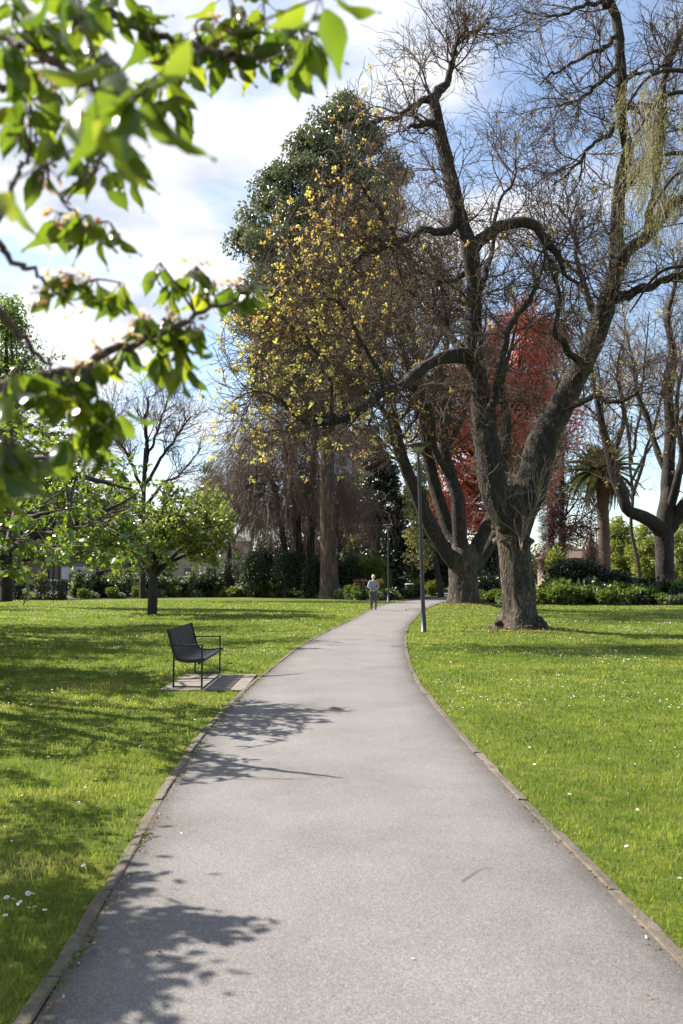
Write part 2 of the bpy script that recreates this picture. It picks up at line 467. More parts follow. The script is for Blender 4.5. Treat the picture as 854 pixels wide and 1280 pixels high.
MAT = dict(
    lawn=lawnmat(), path=pathmat(), kerb=kerbmat(),
    soil=simple('bed_soil', (.06, .042, .03), .95, var=.4, scale=7, bmp=.6),
    pale_paving=simple('pale_paving', (.36, .34, .31), .85, var=.12, scale=3),
    pad=simple('pad_concrete', (.185, .155, .128), .9, var=.35, scale=5, bmp=.4),
    road=simple('road_asphalt', (.07, .07, .072), .9, var=.2, scale=5),
    elm=barkmat('elm_bark', (.009, .007, .005), (.15, .108, .076), moss=(.07, .075, .025)),
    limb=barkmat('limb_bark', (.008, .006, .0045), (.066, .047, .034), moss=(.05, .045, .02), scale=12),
    darktwig=barkmat('dark_twig_bark', (.045, .029, .021), (.20, .135, .095), scale=20, strength=.3),
    twig=barkmat('twig_bark', (.045, .030, .022), (.21, .14, .10), scale=20, strength=.3),
    tantwig=barkmat('tan_twig_bark', (.13, .10, .07), (.34, .27, .19), scale=20, strength=.3),
    weeptwig=barkmat('weeping_twig_bark', (.15, .105, .085), (.34, .25, .20), scale=20, strength=.3),
    gumbark=barkmat('gum_bark', (.045, .03, .02), (.20, .14, .10), zs=.12, scale=10),
    palmbark=barkmat('palm_bark', (.05, .03, .02), (.22, .14, .09), zs=2.2, scale=8),
    cherrybark=barkmat('cherry_bark', (.022, .017, .014), (.085, .068, .058), zs=2.5, scale=12, strength=.4),
    cherrytwig=barkmat('cherry_twig_bark', (.045, .024, .02), (.19, .135, .115), zs=1, scale=30, strength=.3),
    bud=leafmat('yellow_bud', [(0, (.34, .19, .10)), (.4, (.46, .31, .14)), (.7, (.58, .49, .17)), (1, (.50, .50, .16))], .4, .6, 1.7),
    gum=leafmat('gum_leaf', [(0, (.055, .062, .040)), (.5, (.125, .138, .088)), (1, (.25, .26, .18))], .25, .35, 1.3),
    cherry=leafmat('cherry_leaf', [(0, (.06, .10, .014)), (.5, (.115, .165, .022)), (1, (.22, .25, .05))], .42, .28, 2.0, .8),
    palecherry=leafmat('pale_cherry_leaf', [(0, (.08, .12, .02)), (.5, (.16, .20, .04)), (1, (.32, .33, .11))], .42, .26, 1.8, .8),
    nearleaf=leafmat('near_cherry_leaf', [(0, (.038, .064, .010)), (.5, (.085, .118, .014)), (.85, (.19, .20, .025)), (1, (.24, .15, .03))], .55, .26, 2.3, .7),
    red=leafmat('copper_leaf', [(0, (.32, .075, .085)), (.5, (.56, .17, .18)), (1, (.62, .28, .22))], .5, .5, 1.8),
    purple=leafmat('purple_leaf', [(0, (.035, .014, .014)), (.6, (.075, .028, .025)), (1, (.12, .05, .035))], .25, .5, 1.2),
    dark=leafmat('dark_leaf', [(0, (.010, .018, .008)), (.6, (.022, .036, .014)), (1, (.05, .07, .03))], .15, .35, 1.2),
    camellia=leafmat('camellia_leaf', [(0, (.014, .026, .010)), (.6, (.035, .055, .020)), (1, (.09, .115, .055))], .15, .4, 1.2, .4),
    border=leafmat('border_leaf', [(0, (.045, .075, .014)), (.5, (.11, .155, .03)), (1, (.20, .24, .07))], .3, .6, 1.5, .25),
    grey=leafmat('greygreen_leaf', [(0, (.07, .095, .05)), (.6, (.15, .185, .10)), (1, (.26, .29, .17))], .25, .5, 1.2),
    yellowgreen=leafmat('yellowgreen_leaf', [(0, (.09, .12, .018)), (.5, (.17, .20, .03)), (1, (.28, .28, .06))], .4, .5, 1.5),
    farleaf=leafmat('far_leaf', [(0, (.030, .042, .022)), (.6, (.055, .075, .035)), (1, (.10, .12, .06))], .2, .7, 1.2, .2),
    cream=leafmat('cream_leaf', [(0, (.16, .15, .06)), (.5, (.30, .27, .11)), (1, (.42, .36, .17))], .35, .5, 1.3),
    flame=leafmat('flame_leaf', [(0, (.06, .05, .02)), (.5, (.17, .08, .025)), (1, (.30, .19, .04))], .35, .5, 1.3),
    willow=leafmat('willow_leaf', [(0, (.22, .22, .04)), (.5, (.36, .36, .07)), (1, (.46, .43, .12))], .45, .5, 1.3),
    palmleaf=leafmat('palm_leaf', [(0, (.035, .05, .016)), (.6, (.075, .095, .028)), (1, (.16, .15, .05))], .25, .38, 1.3),
    palmdead=leafmat('dead_palm_leaf', [(0, (.10, .055, .03)), (1, (.24, .14, .07))], .2, .7, 1.1),
    palmbase=simple('palm_boot', (.20, .10, .03), .8, var=.3),
    grass=leafmat('grass_blade', [(0, (.050, .095, .013)), (.45, (.140, .190, .030)), (.8, (.235, .255, .055)), (1, (.36, .33, .14))], .45, .5, 1.8, .35),
    petal=simple('white_petal', (.78, .74, .72), .6, var=.05),
    pinkpetal=leafmat('pale_blossom', [(0, (.40, .13, .08)), (.4, (.66, .44, .38)), (1, (.82, .75, .71))], .45, .6, 1.1),
    yolk=simple('daisy_eye', (.70, .46, .03), .7, var=.1),
    black=simple('black_powder_coat', (.010, .010, .011), .42, var=.2, scale=20),
    lamppaint=simple('lamp_grey_paint', (.026, .027, .03), .45, var=.15),
    lampglass=simple('lamp_glass', (.30, .31, .24), .25, var=.1),
    sandstone=brickmat('sandstone_block', (.36, .28, .17), (.42, .34, .21), (.22, .18, .12), 1.0, .9, .4),
    brick=brickmat('red_brown_brick', (.20, .105, .075), (.25, .14, .10), (.28, .24, .2), 3.0),
    pinkbrick=brickmat('pink_brick', (.24, .16, .115), (.28, .19, .14), (.26, .23, .2), 3.0),
    render=simple('grey_render', (.30, .32, .35), .85, var=.08, scale=2),
    whitewall=simple('white_wall', (.42, .40, .37), .85, var=.06, scale=2),
    brownwall=simple('brown_wall', (.12, .075, .055), .85, var=.2, scale=2),
    slate=simple('slate_roof', (.10, .10, .11), .7, var=.25, scale=4),
    tile=simple('tile_roof', (.13, .085, .065), .8, var=.25, scale=4),
    glass=simple('window_glass', (.03, .035, .045), .08, var=.2),
    frame=simple('frame_paint', (.16, .13, .10), .6, var=.05),
    skin=simple('skin', (.45, .27, .20), .55, var=.06),
    shirt=simple('grey_shirt', (.27, .30, .325), .85, var=.08, scale=15),
    trousers=simple('grey_trousers', (.085, .092, .085), .9, var=.12, scale=15),
    shoe=simple('black_shoe', (.02, .018, .017), .45, var=.1),
    hair=simple('white_hair', (.62, .58, .53), .75, var=.08, scale=40),
    rubber=simple('tyre_rubber', (.02, .02, .02), .8),
    chrome=simple('wheel_metal', (.45, .45, .46), .35, .8),
    carwhite=simple('car_paint_white', (.72, .73, .74), .25, var=.03),
    carsilver=simple('car_paint_silver', (.42, .44, .46), .3, .5, var=.03),
    cardark=simple('car_paint_dark', (.035, .04, .05), .25, var=.05),
    lamp_clear=simple('headlight_clear', (.6, .6, .6), .12, var=.05),
    lamp_red=simple('tail_light_red', (.35, .02, .02), .2, var=.05),
    stone=simple('pale_stone', (.46, .45, .43), .85, var=.15, scale=8, bmp=.3),
    bindark=simple('bin_slat_wood', (.06, .045, .035), .7, var=.25),
    litter=leafmat('leaf_litter', [(0, (.09, .045, .02)), (.5, (.24, .12, .04)), (.75, (.38, .17, .05)), (1, (.60, .52, .42))], .2, .8, 1.0),
)

# ------------------------------------------------------------------ the setting: path, kerbs, ground, beds
def edge_curve(pxs, extra, start):
    pts = [start] + [tuple(onground(x, y)[:2]) for x, y in pxs] + extra
    P = catmull(np.array([(x, y, 0) for x, y in pts]), 240)
    return P[:, 1], P[:, 0]
LY, LX = edge_curve([(25, 1277), (65, 1205), (95, 1155), (135, 1095), (165, 1045), (200, 985), (225, 950), (250, 915), (279, 885), (311, 855), (337, 835), (370, 810), (405, 790), (436, 776)],
                    [(.85, 38), (1.95, 48), (3.2, 55), (5.6, 62), (9.2, 70), (16, 78), (32, 88)], (-1.02, -8))
RY, RX = edge_curve([(854, 1185), (797, 1132), (747, 1090), (707, 1052), (662, 1002), (612, 950), (573, 910), (539, 870), (522, 848), (512, 820)],
                    [(1.9, 25.1), (2.55, 31), (3.6, 38.8), (4.7, 46), (6.2, 54), (8.9, 61), (12.6, 67.5), (19, 74.5), (33, 84)], (1.65, -8))
def _smooth(Y, X):
    yy = np.arange(-8, 88, .1); xx = np.interp(yy, Y, X)
    out = xx.copy()
    for i, y in enumerate(yy):
        sg = .9 + .03 * max(y, 0)
        w_ = np.exp(-.5 * ((yy - y) / sg) ** 2); out[i] = (w_ * xx).sum() / w_.sum()
    return yy, out
LY, LX = _smooth(LY, LX); RY, RX = _smooth(RY, RX)
def left_edge(y): return np.interp(y, LY, LX)
def right_edge(y): return np.interp(y, RY, RX)

ys = np.concatenate([np.linspace(-8, 20, 113), np.linspace(20.5, 84, 120)])
l_, r_ = left_edge(ys), right_edge(ys)
KW = .068
b = MB()
fr = np.array([0, .04, .1, .2, .5, .8, .9, .96, 1.])
tn = np.array([0, .25, .6, .9, 1, .9, .55, .2, 0.])
Vp, tt = [], []
for y, a, c in zip(ys, l_ + KW, r_ - KW):
    for f, t in zip(fr, tn):
        Vp.append((a + (c - a) * f, y, .012 * math.sin(PI * f))); tt.append(t)
n_ = len(fr)
Q = [(i * n_ + j, i * n_ + j + 1, (i + 1) * n_ + j + 1, (i + 1) * n_ + j) for i in range(len(ys) - 1) for j in range(n_ - 1)]
b.add(Vp, Q, tint=np.array(tt))
props(b.build('path', MAT['path']), 'grey asphalt footpath curving away through the lawns', kind='structure')

def kerb(edge, sgn, label):
    b = MB(); rng = np.random.RandomState(3)
    y = -8.
    while y < 83.5:
        L_ = rng.uniform(.75, 1.05) * (1 if y < 30 else 2.5)
        yy = np.linspace(y + .004, y + L_ - .004, 7); x = edge(yy) + rng.normal() * .005
        h = .008 + rng.normal() * .0035; tl = rng.normal() * .003
        V = []
        for k, (q, xx) in enumerate(zip(yy, x)):
            c = rng.normal() * .0035; hh = h - (.004 if k in (0, 6) else 0)
            for dx, z in ((c, -.05), (c, hh - .005), (sgn * .008 + c, hh), (sgn * (KW - .01), hh + tl), (sgn * KW + rng.normal() * .003, hh + tl - .006), (sgn * KW, -.05)):
                V.append((xx + dx, q, z))
        n = 6
        q = [(a * n + c, a * n + c + 1, (a + 1) * n + c + 1, (a + 1) * n + c) for a in range(6) for c in range(n - 1)] + [(0, 1, 4, 5), (1, 2, 3, 4), (36, 41, 40, 37), (37, 40, 39, 38)]
        b.add(V, q, tint=rng.rand()); y += L_
    props(b.build('kerb', MAT['kerb'], smooth=False), label, kind='structure')
kerb(left_edge, 1, 'weathered concrete edging along the left side of the path')
kerb(right_edge, -1, 'weathered concrete edging along the right side of the path')

A_BASE = onground(651, 790); B_BASE = np.array([6.0, 42.5, 0])
def mound(x, y):
    z = .16 * np.exp(-((x - A_BASE[0]) ** 2 + (y - A_BASE[1]) ** 2) / 3.2)
    z = z + .42 * np.exp(-((x - B_BASE[0]) ** 2 + (y - B_BASE[1]) ** 2) / 6.5)
    keep = np.clip((x - right_edge(y)) / .8, 0, 1) * (x > right_edge(y))
    return z * keep
gx = np.concatenate([np.linspace(-500, -60, 12), np.linspace(-50, -16, 18), np.linspace(-15, 15, 121), np.linspace(16, 50, 18), np.linspace(60, 500, 12)])
gy = np.concatenate([np.linspace(-120, -10, 8), np.linspace(-8, 60, 172), np.linspace(62, 100, 20), np.linspace(115, 900, 16)])
GX, GY = np.meshgrid(gx, gy)
GZ = mound(GX, GY) - .014
V = np.stack([GX, GY, GZ], -1).reshape(-1, 3); nx = len(gx)
Q = [(i * nx + j, i * nx + j + 1, (i + 1) * nx + j + 1, (i + 1) * nx + j) for i in range(len(gy) - 1) for j in range(nx - 1)]
b = MB(); b.add(V, Q); props(b.build('ground', MAT['lawn']), 'mown park lawn on both sides of the path', kind='structure')

def sheet(name, pts, mat, z, label):
    b = MB(); n = len(pts)
    c = np.mean(pts, 0)
    V = [(x, y, z) for x, y in pts] + [(c[0], c[1], z)]
    b.add(V, T=[(i, (i + 1) % n, n) for i in range(n)])
    return props(b.build(name, MAT[mat]), label, kind='structure')
LBED = [(-40, 57), (-24, 59), (-20, 62), (-14.5, 67), (-9, 70), (-3, 69), (.3, 63), (1.6, 57.5), (2.9, 56.5), (5.2, 63), (8.6, 71), (11, 84), (-40, 84)]
RBED = [(8.0, 56), (8.0, 51), (10, 49.8), (16, 49), (45, 49), (45, 110), (36, 92), (21, 74), (13.5, 66.5), (9.6, 60.5)]
def flat(name, pts, mat, z, label):
    from mathutils.geometry import tessellate_polygon
    tr = tessellate_polygon([[Vector((x, y, 0)) for x, y in pts]])
    b = MB(); b.add([(x, y, z) for x, y in pts], T=[t if True else t for t in tr])
    o = b.build(name, MAT[mat]); 
    return props(o, label, kind='structure')
flat('planting_bed', LBED, 'soil', .010, 'dark planting bed on the far left side of the lawn')
flat('planting_bed', RBED, 'soil', .010, 'dark planting bed behind the right lawn')
flat('plaza', [(-70, 84.3), (60, 84.3), (60, 96), (-70, 96)], 'pale_paving', .014, 'pale paved strip beyond the planting bed')
flat('road', [(-90, 96.2), (80, 96.2), (80, 112), (-90, 112)], 'road', .006, 'street with parked cars behind the park')
b = MB(); b.box((-2.6, 12.3, -.05), (left_edge(13.) - .012, 14.3, .006)); o = b.build('bench_pad', MAT['pad'], smooth=False)
props(o, 'rectangular concrete pad under the bench beside the path', kind='structure')

def inpoly(x, y, poly):
    r = np.zeros(x.shape, bool); n = len(poly)
    for i in range(n):
        (x1, y1), (x2, y2) = poly[i], poly[(i + 1) % n]
        c = ((y1 > y) != (y2 > y)) & (x < (x2 - x1) * (y - y1) / (y2 - y1 + 1e-12) + x1)
        r ^= c
    return r
_NG = np.random.RandomState(77).rand(256, 256)
def vnoise(x, y, s):
    x = x * s + 500.; y = y * s + 500.
    i = np.floor(x).astype(int); j = np.floor(y).astype(int); f = x - i; g = y - j
    f = f * f * (3 - 2 * f); g = g * g * (3 - 2 * g)
    h = lambda a, c: _NG[a % 256, c % 256]
    return (h(i, j) * (1 - f) + h(i + 1, j) * f) * (1 - g) + (h(i, j + 1) * (1 - f) + h(i + 1, j + 1) * f) * g
def on_lawn(x, y, over=.0):
    ok = (x < left_edge(y) + over) | (x > right_edge(y) - over)
    ok &= ~((x > -2.58 + over) & (y > 12.33 + over) & (y < 14.27 - over) & (x < left_edge(y) + .01))
    ok &= ~inpoly(x, y, LBED) & ~inpoly(x, y, RBED)
    ok &= (x - A_BASE[0]) ** 2 + (y - A_BASE[1]) ** 2 > .62 ** 2
    rb = np.sqrt((x - B_BASE[0]) ** 2 + (y - B_BASE[1]) ** 2); ok &= rb > 1.0 + 1.6 * vnoise(x, y, 6.)
    ra = np.sqrt((x - A_BASE[0]) ** 2 + (y - A_BASE[1]) ** 2); ok &= ra > .75 + .8 * vnoise(x, y, 5.)
    return ok
def lawn_points(rng, y0, y1, dens, margin, over=.05):
    X0, X1 = -.41 * y1 - margin, .41 * y1 + margin
    n = int((X1 - X0) * (y1 - y0) * dens)
    x = rng.uniform(X0, X1, n); y = rng.uniform(y0, y1, n)
    k = (np.abs(x) < .41 * y + margin) & on_lawn(x, y, over)
    return x[k], y[k]

def grass():
    rng = np.random.RandomState(5)
    b = MB()
    for y0, y1, dens, h, wd, mg in ((1.2, 5, 3000, .045, .0042, 2.2), (5, 8, 2000, .045, .005, 2.2), (8, 13, 1000, .045, .0075, 2.4), (13, 22, 420, .05, .012, 2.6), (22, 36, 150, .055, .02, 2.6), (36, 60, 50, .06, .034, 3.0)):
        x, y = lawn_points(rng, y0, y1, dens, mg)
        cl = vnoise(x, y, 2.2) * .6 + vnoise(x, y, 7) * .4
        n = len(x)
        z = mound(x, y) - .016
        de = np.minimum(np.abs(x - left_edge(y)), np.abs(x - right_edge(y)))
        hh = h * rng.uniform(.55, 1.25, n) * (.55 + .8 * cl) * np.where(de < .10, .8, 1)
        th = rng.uniform(0, 2 * PI, n); ln = rng.uniform(.1, .9, n) * hh; la = rng.uniform(0, 2 * PI, n)
        ww = wd * rng.uniform(.7, 1.3, n)
        cx, cy = np.cos(th), np.sin(th); lx, ly = np.cos(la) * ln, np.sin(la) * ln
        P = np.zeros((n, 5, 3))
        for k, (s_, f, hf) in enumerate(((-.5, 0, 0), (.5, 0, 0), (.42, .35, .6), (-.42, .35, .6), (0, 1, 1))):
            P[:, k, 0] = x + cx * ww * s_ + lx * f; P[:, k, 1] = y + cy * ww * s_ + ly * f; P[:, k, 2] = z + hh * hf
        off = (np.arange(n) * 5)[:, None]
        dry = np.clip((vnoise(x + 77, y + 13, .45) * .5 + vnoise(x + 5, y, 1.9) * .5 - .56) * 4, 0, 1)
        tint = np.clip(.30 * dry + .12 + .62 * vnoise(x + 9, y, 1.1) * vnoise(x, y + 40, 4) * 1.6 + .15 * rng.rand(n) + (rng.rand(n) < .05) * .45, 0, 1)
        b.add(P.reshape(-1, 3), off + np.array([[0, 1, 2, 3]]), off + np.array([[3, 2, 4]]), tint=np.repeat(tint, 5))
    props(b.build('grass', MAT['grass']), 'short sunlit green grass covering both lawns', kind='stuff')
grass()

# daisies: the nearest ones singly, the countless far ones as one mass
def daisy_mesh(b, p, r, rng, lift=.05, far=False):
    n = 9 if not far else 6
    a = np.arange(n) / n * 2 * PI + rng.rand()
    tilt = rng.normal(size=2) * .25
    def P(rr, t, z): return np.array([p[0] + rr * math.cos(t), p[1] + rr * math.sin(t), p[2] + lift + z + rr * (tilt[0] * math.cos(t) + tilt[1] * math.sin(t))])
    if far:
        V = [P(r, t, 0) for t in a] + [P(0, 0, .3 * r)]
        b.add(V, T=[(i, (i + 1) % n, n) for i in range(n)])
        return
    V, Q = [], []
    for t in a:
        k = len(V)
        V += [P(r * .25, t - .2, 0), P(r * .95, t - .22, .15 * r), P(r * .95, t + .22, .15 * r), P(r * .25, t + .2, 0)]
        Q.append((k, k + 1, k + 2, k + 3))
    b.add(V, Q)
def near_daisies():
    rng = np.random.RandomState(8)
    spots = [(8, 1133), (17, 1135), (24, 1140), (35, 1128), (41, 1128), (36, 1146), (43, 1145), (56, 1149), (6, 1156), (104, 1092), (23, 1076), (12, 968), (75, 948), (60, 952), (176, 938), (184, 928)]
    rs = [(783, 1067), (797, 1020), (668, 962), (640, 969), (662, 940), (705, 990), (712, 1000), (850, 1108)]
    for k, (px, py) in enumerate(spots + rs):
        p = onground(px, py); p[2] = -.014
        left = k < len(spots)
        root = thing('daisy', 'small white daisy flower in the shaded grass left of the path' if left else 'small white daisy flower in the sunny grass right of the path', 'flower', p,
                     group='daisies in the near left grass' if left else 'daisies in the near right grass')
        r = .013 * rng.uniform(.8, 1.25)
        b = MB(); daisy_mesh(b, (0, 0, 0), r, rng, .056); b.build('petal_ring', MAT['petal'], root)
        b = MB(); b.lathe([(.001, r * .34), (r * .22, r * .28), (r * .3, r * .08), (r * .2, 0)], 8, (0, 0, .056)); b.build('eye', MAT['yolk'], root)
        b = MB(); b.tubes(np.array([(0, 0, 0), (.004, .002, .03), (0, 0, .057)]), np.array([.0012, .0011, .001]), 4); b.build('stem', MAT['border'], root)
near_daisies()
def far_daisies():
    rng = np.random.RandomState(9); b = MB()
    for y0, y1, dens, r in ((4, 9, 30, .008), (9, 16, 32, .0095), (16, 30, 24, .0125), (30, 58, 8, .018)):
        x, y = lawn_points(rng, y0, y1, dens, .8, -.1)
        c = vnoise(x + 31, y + 7, .55) * .6 + vnoise(x, y, 2.3) * .4
        k = rng.rand(len(x)) < np.clip((c - .55) * 5, 0.008, 1)
        for xx, yy in zip(x[k], y[k]):
            daisy_mesh(b, (xx, yy, float(mound(np.array(xx), np.array(yy))) - .014), r * rng.uniform(.7, 1.2), rng, .05, True)
    props(b.build('daisies', MAT['petal']), 'countless tiny white daisies scattered through the lawns', kind='stuff')
far_daisies()

# litter and weeds along the kerbs and a few bits on the asphalt
def kerb_litter():
    rng = np.random.RandomState(12)
    b = MB(); n = 1500
    y = 2.4 + 22 * rng.rand(n) ** 1.7; sd = rng.rand(n) < .72
    x = np.where(sd, left_edge(y) + KW + .012 + np.abs(rng.normal(size=n)) * .03, right_edge(y) - KW - .01 - np.abs(rng.normal(size=n)) * .022)
    k = rng.rand(n) < np.clip((vnoise(x * 0 + 3, y, 3.1) - .3) * 2.2, .1, 1)
    x, y = x[k], y[k]; n = len(x)
    X = rnd_dirs(rng, n); X[:, 2] *= .25
    b.leaves(np.stack([x, y, np.full(n, .012)], 1), X, rnd_dirs(rng, n), rng.uniform(.008, .026, n), LEAF4, 0, rng.rand(n))
    x2 = rng.uniform(-2.2, 2.4, 420); y2 = rng.uniform(2.6, 12, 420)
    g = on_lawn(x2, y2, 0); x2, y2 = x2[g], y2[g]
    X = rnd_dirs(rng, len(x2)); X[:, 2] *= .3
    b.leaves(np.stack([x2, y2, np.full(len(x2), .03)], 1), X, rnd_dirs(rng, len(x2)), rng.uniform(.012, .03, len(x2)), LEAF4, 0, rng.rand(len(x2)) * .8)
    for c_, r0, r1, m in ((A_BASE, .75, 2.0, 900), (B_BASE, .9, 3.2, 1500)):
        a = rng.rand(m) * 2 * PI; rr = r0 + (r1 - r0) * rng.rand(m) ** 1.6
        xx, yy = c_[0] + rr * np.cos(a), c_[1] + rr * np.sin(a)
        X = rnd_dirs(rng, m); X[:, 2] *= .3
        b.leaves(np.stack([xx, yy, mound(xx, yy) + .02], 1), X, rnd_dirs(rng, m), rng.uniform(.03, .09, m), LEAF4, 0, rng.rand(m) * .45)
    props(b.build('leaf_litter', MAT['litter']), 'small brown and orange leaf scraps along the path edges', kind='stuff')
    b = MB(); n = 1600
    y = 2.5 + 13 * rng.rand(n) ** 1.5; sd = rng.rand(n) < .8
    k = rng.rand(n) < np.where(sd, np.clip((vnoise(y * 0 + 8, y, 2.6) - .38) * 3, 0, 1), np.clip((vnoise(y * 0 + 4, y, 2.) - .55) * 3, 0, 1))
    y, sd = y[k], sd[k]; n = len(y)
    x = np.where(sd, left_edge(y) + KW + np.abs(rng.normal(size=n)) * .022, right_edge(y) - KW - np.abs(rng.normal(size=n)) * .012)
    X = rnd_dirs(rng, n); X[:, 2] = np.abs(X[:, 2]) * .8
    b.leaves(np.stack([x, y, np.full(n, .008)], 1), X, rnd_dirs(rng, n), rng.uniform(.010, .03, n), LEAF4, 0, rng.rand(n))
    props(b.build('weeds', MAT['border']), 'tiny green weeds growing in the kerb joint', kind='stuff')
kerb_litter()
def path_scraps():
    rng = np.random.RandomState(2)
    for k, (px, py, lab, m) in enumerate(((601, 1112, 'white petal scrap on the asphalt just below the fallen twig', 'petal'), (515, 1202, 'white petal scrap lying low in the middle of the path', 'petal'),
                                          (584, 1008, 'tiny pale petal scrap farther up the middle of the path', 'petal'), (228, 1045, 'pale petal scrap near the left side of the asphalt', 'petal'),
                                          (283, 972, 'white speck of petal beside the leaf shadow on the path', 'petal'), (203, 1195, 'orange leaf scrap beside the near leaf shadow', 'litter'),
                                          (814, 1250, 'orange leaf scrap in the lower right corner of the path', 'litter'))):
        p = onground(px, py); p[2] = .016
        b = MB(); X = rnd_dirs(rng, 1); X[:, 2] = .1
        b.leaves(np.zeros((1, 3)), X, np.array([[X[0, 1], -X[0, 0], .2]]), np.array([.02 if m == 'petal' else .024]), LEAFW, 0, np.array([.6]))
        o = b.build('petal_scrap' if m == 'petal' else 'leaf_scrap', MAT[m]); o.location = p
        props(o, lab, 'petal' if m == 'petal' else 'leaf', group='scraps fallen on the path')
    b = MB(); pts = [onground(*q) for q in ((577, 1105), (590, 1096), (600, 1090), (615, 1088))]
    c = np.mean(pts, 0)
    b.tubes(catmull(np.array(pts) - c + np.array([0, 0, .0135]), 9), np.linspace(.0018, .0009, 9), 5)
    o = b.build('fallen_twig', MAT['twig']); o.location = c
    props(o, 'thin dry twig lying on the asphalt in the middle right of the path', 'twig')
path_scraps()

# ------------------------------------------------------------------ bench
def bench():
    p0 = onground(217, 860.5); D = .41; L = 1.86; z0 = .012
    root = thing('park_bench', 'black metal park bench with slatted back and thin armrests on a concrete pad', 'bench', (p0[0], p0[1] - .02, z0))
    prof = np.array([(-.085, .835), (-.05, .70), (-.012, .56), (.022, .47), (.06, .415), (.11, .395), (.2, .378), (.32, .385), (.42, .398), (.445, .385)])
    prof3 = catmull(np.array([(x, 0, z) for x, z in prof]), 26)
    def strip(y0, y1, a, c, th):
        b = []
        seg = prof3[a:c]
        T = np.gradient(seg, axis=0); nrm = np.stack([-T[:, 2], T[:, 1] * 0, T[:, 0]], 1); nrm = unit(nrm)
        V = []
        for p, n in zip(seg, nrm):
            for yy, s in ((y0, .5), (y1, .5), (y1, -.5), (y0, -.5)):
                V.append((p[0] + n[0] * th * s, yy, p[2] + n[2] * th * s))
        m = len(seg)
        q = [(i * 4 + j, i * 4 + (j + 1) % 4, (i + 1) * 4 + (j + 1) % 4, (i + 1) * 4 + j) for i in range(m - 1) for j in range(4)]
        q += [(0, 3, 2, 1), ((m - 1) * 4, (m - 1) * 4 + 1, (m - 1) * 4 + 2, (m - 1) * 4 + 3)]
        return V, q
    ns = 8; pitch = (L - .05) / ns
    split = 13
    bb, bs = MB(), MB()
    for k in range(ns):
        y0 = .025 + k * pitch + .006
        bb.add(*strip(y0, y0 + pitch - .036, 0, split + 1, .012)); bs.add(*strip(y0, y0 + pitch - .036, split, 26, .012))
    bb.build('backrest', MAT['black'], root, smooth=False); bs.build('seat', MAT['black'], root, smooth=False)
    for yy in (0.012, L - .012):
        b = MB(); b.add(*strip(yy - .012, yy + .012, 0, 26, .05))
        b.build('side_rail', MAT['black'], root, smooth=False)
        b = MB(); t = .013
        for xl in (0, D):
            b = MB(); b.box((xl - t, yy - t, 0), (xl + t, yy + t, .60)); bevel(b.build('leg', MAT['black'], root, smooth=False), .003)
        b = MB(); b.box((-.02, yy - .02, .601), (D + t, yy + .02, .622)); bevel(b.build('armrest', MAT['black'], root, smooth=False), .004)
        b = MB(); b.box((t + .001, yy - .011, .002), (D - t - .001, yy + .011, .022)); bevel(b.build('floor_bar', MAT['black'], root, smooth=False), .003)
    for x, z in ((.03, .415), (.36, .36)):
        b = MB(); b.box((x - .015, .03, z - .03), (x + .015, L - .03, z - .004)); b.build('cross_bar', MAT['black'], root, smooth=False)
bench()

# ------------------------------------------------------------------ lamps
def lamp_parts(root, H, r=.062):
    b = MB(); n = 20
    b.lathe([(r * 1.75, 0), (r * 1.75, .02), (r * 1.25, .03), (r * 1.22, .5), (r * 1.05, .52), (r, .56), (r * .68, H - .42), (r * .68, H - .30)], n)
    b.build('pole', MAT['lamppaint'], root)
    b = MB(); b.lathe([(.001, H), (.20, H + .002), (.335, H - .03), (.345, H - .05), (.33, H - .075), (.20, H - .135), (.195, H - .12), (.31, H - .062)], 28)
    b.build('lamp_shade', MAT['lamppaint'], root)
    b = MB(); b.lathe([(.196, H - .137), (.15, H - .20), (.085, H - .262), (.05, H - .29), (.001, H - .292)], 24)
    b.build('lamp_glass', MAT['lampglass'], root)
    for k in range(4):
        a = k * PI / 2 + .4
        b = MB(); b.tubes(np.array([(.055 * math.cos(a), .055 * math.sin(a), H - .3), (.14 * math.cos(a), .14 * math.sin(a), H - .19), (.23 * math.cos(a), .23 * math.sin(a), H - .118)]), np.array([.009] * 3), 6)
        b.build('bracket', MAT['lamppaint'], root)
G_L = 'street lamps along the park paths'
p = onground(530, 790)
l1 = thing('street_lamp', 'nearest dark grey street lamp with flat bowl head, in the grass right of the path', 'street lamp', p, group=G_L)
lamp_parts(l1, 5.62)
l1.rotation_euler = (0, math.radians(-1.4), 0)
for (px, d, lab, sc_) in ((485.5, 57.5, 'dark street lamp beside the path just past the walking man', .92), (747, 66, 'dark street lamp in front of the palm trunk', .97), (794, 105, 'distant dark street lamp between the palm and the big right tree', .98)):
    c = copy_tree(l1); q = at(px, HZ, d); c.location = (q[0], d, 0); c.rotation_euler = (0, 0, 1.1); c.scale = (1, 1, sc_); c['label'] = lab

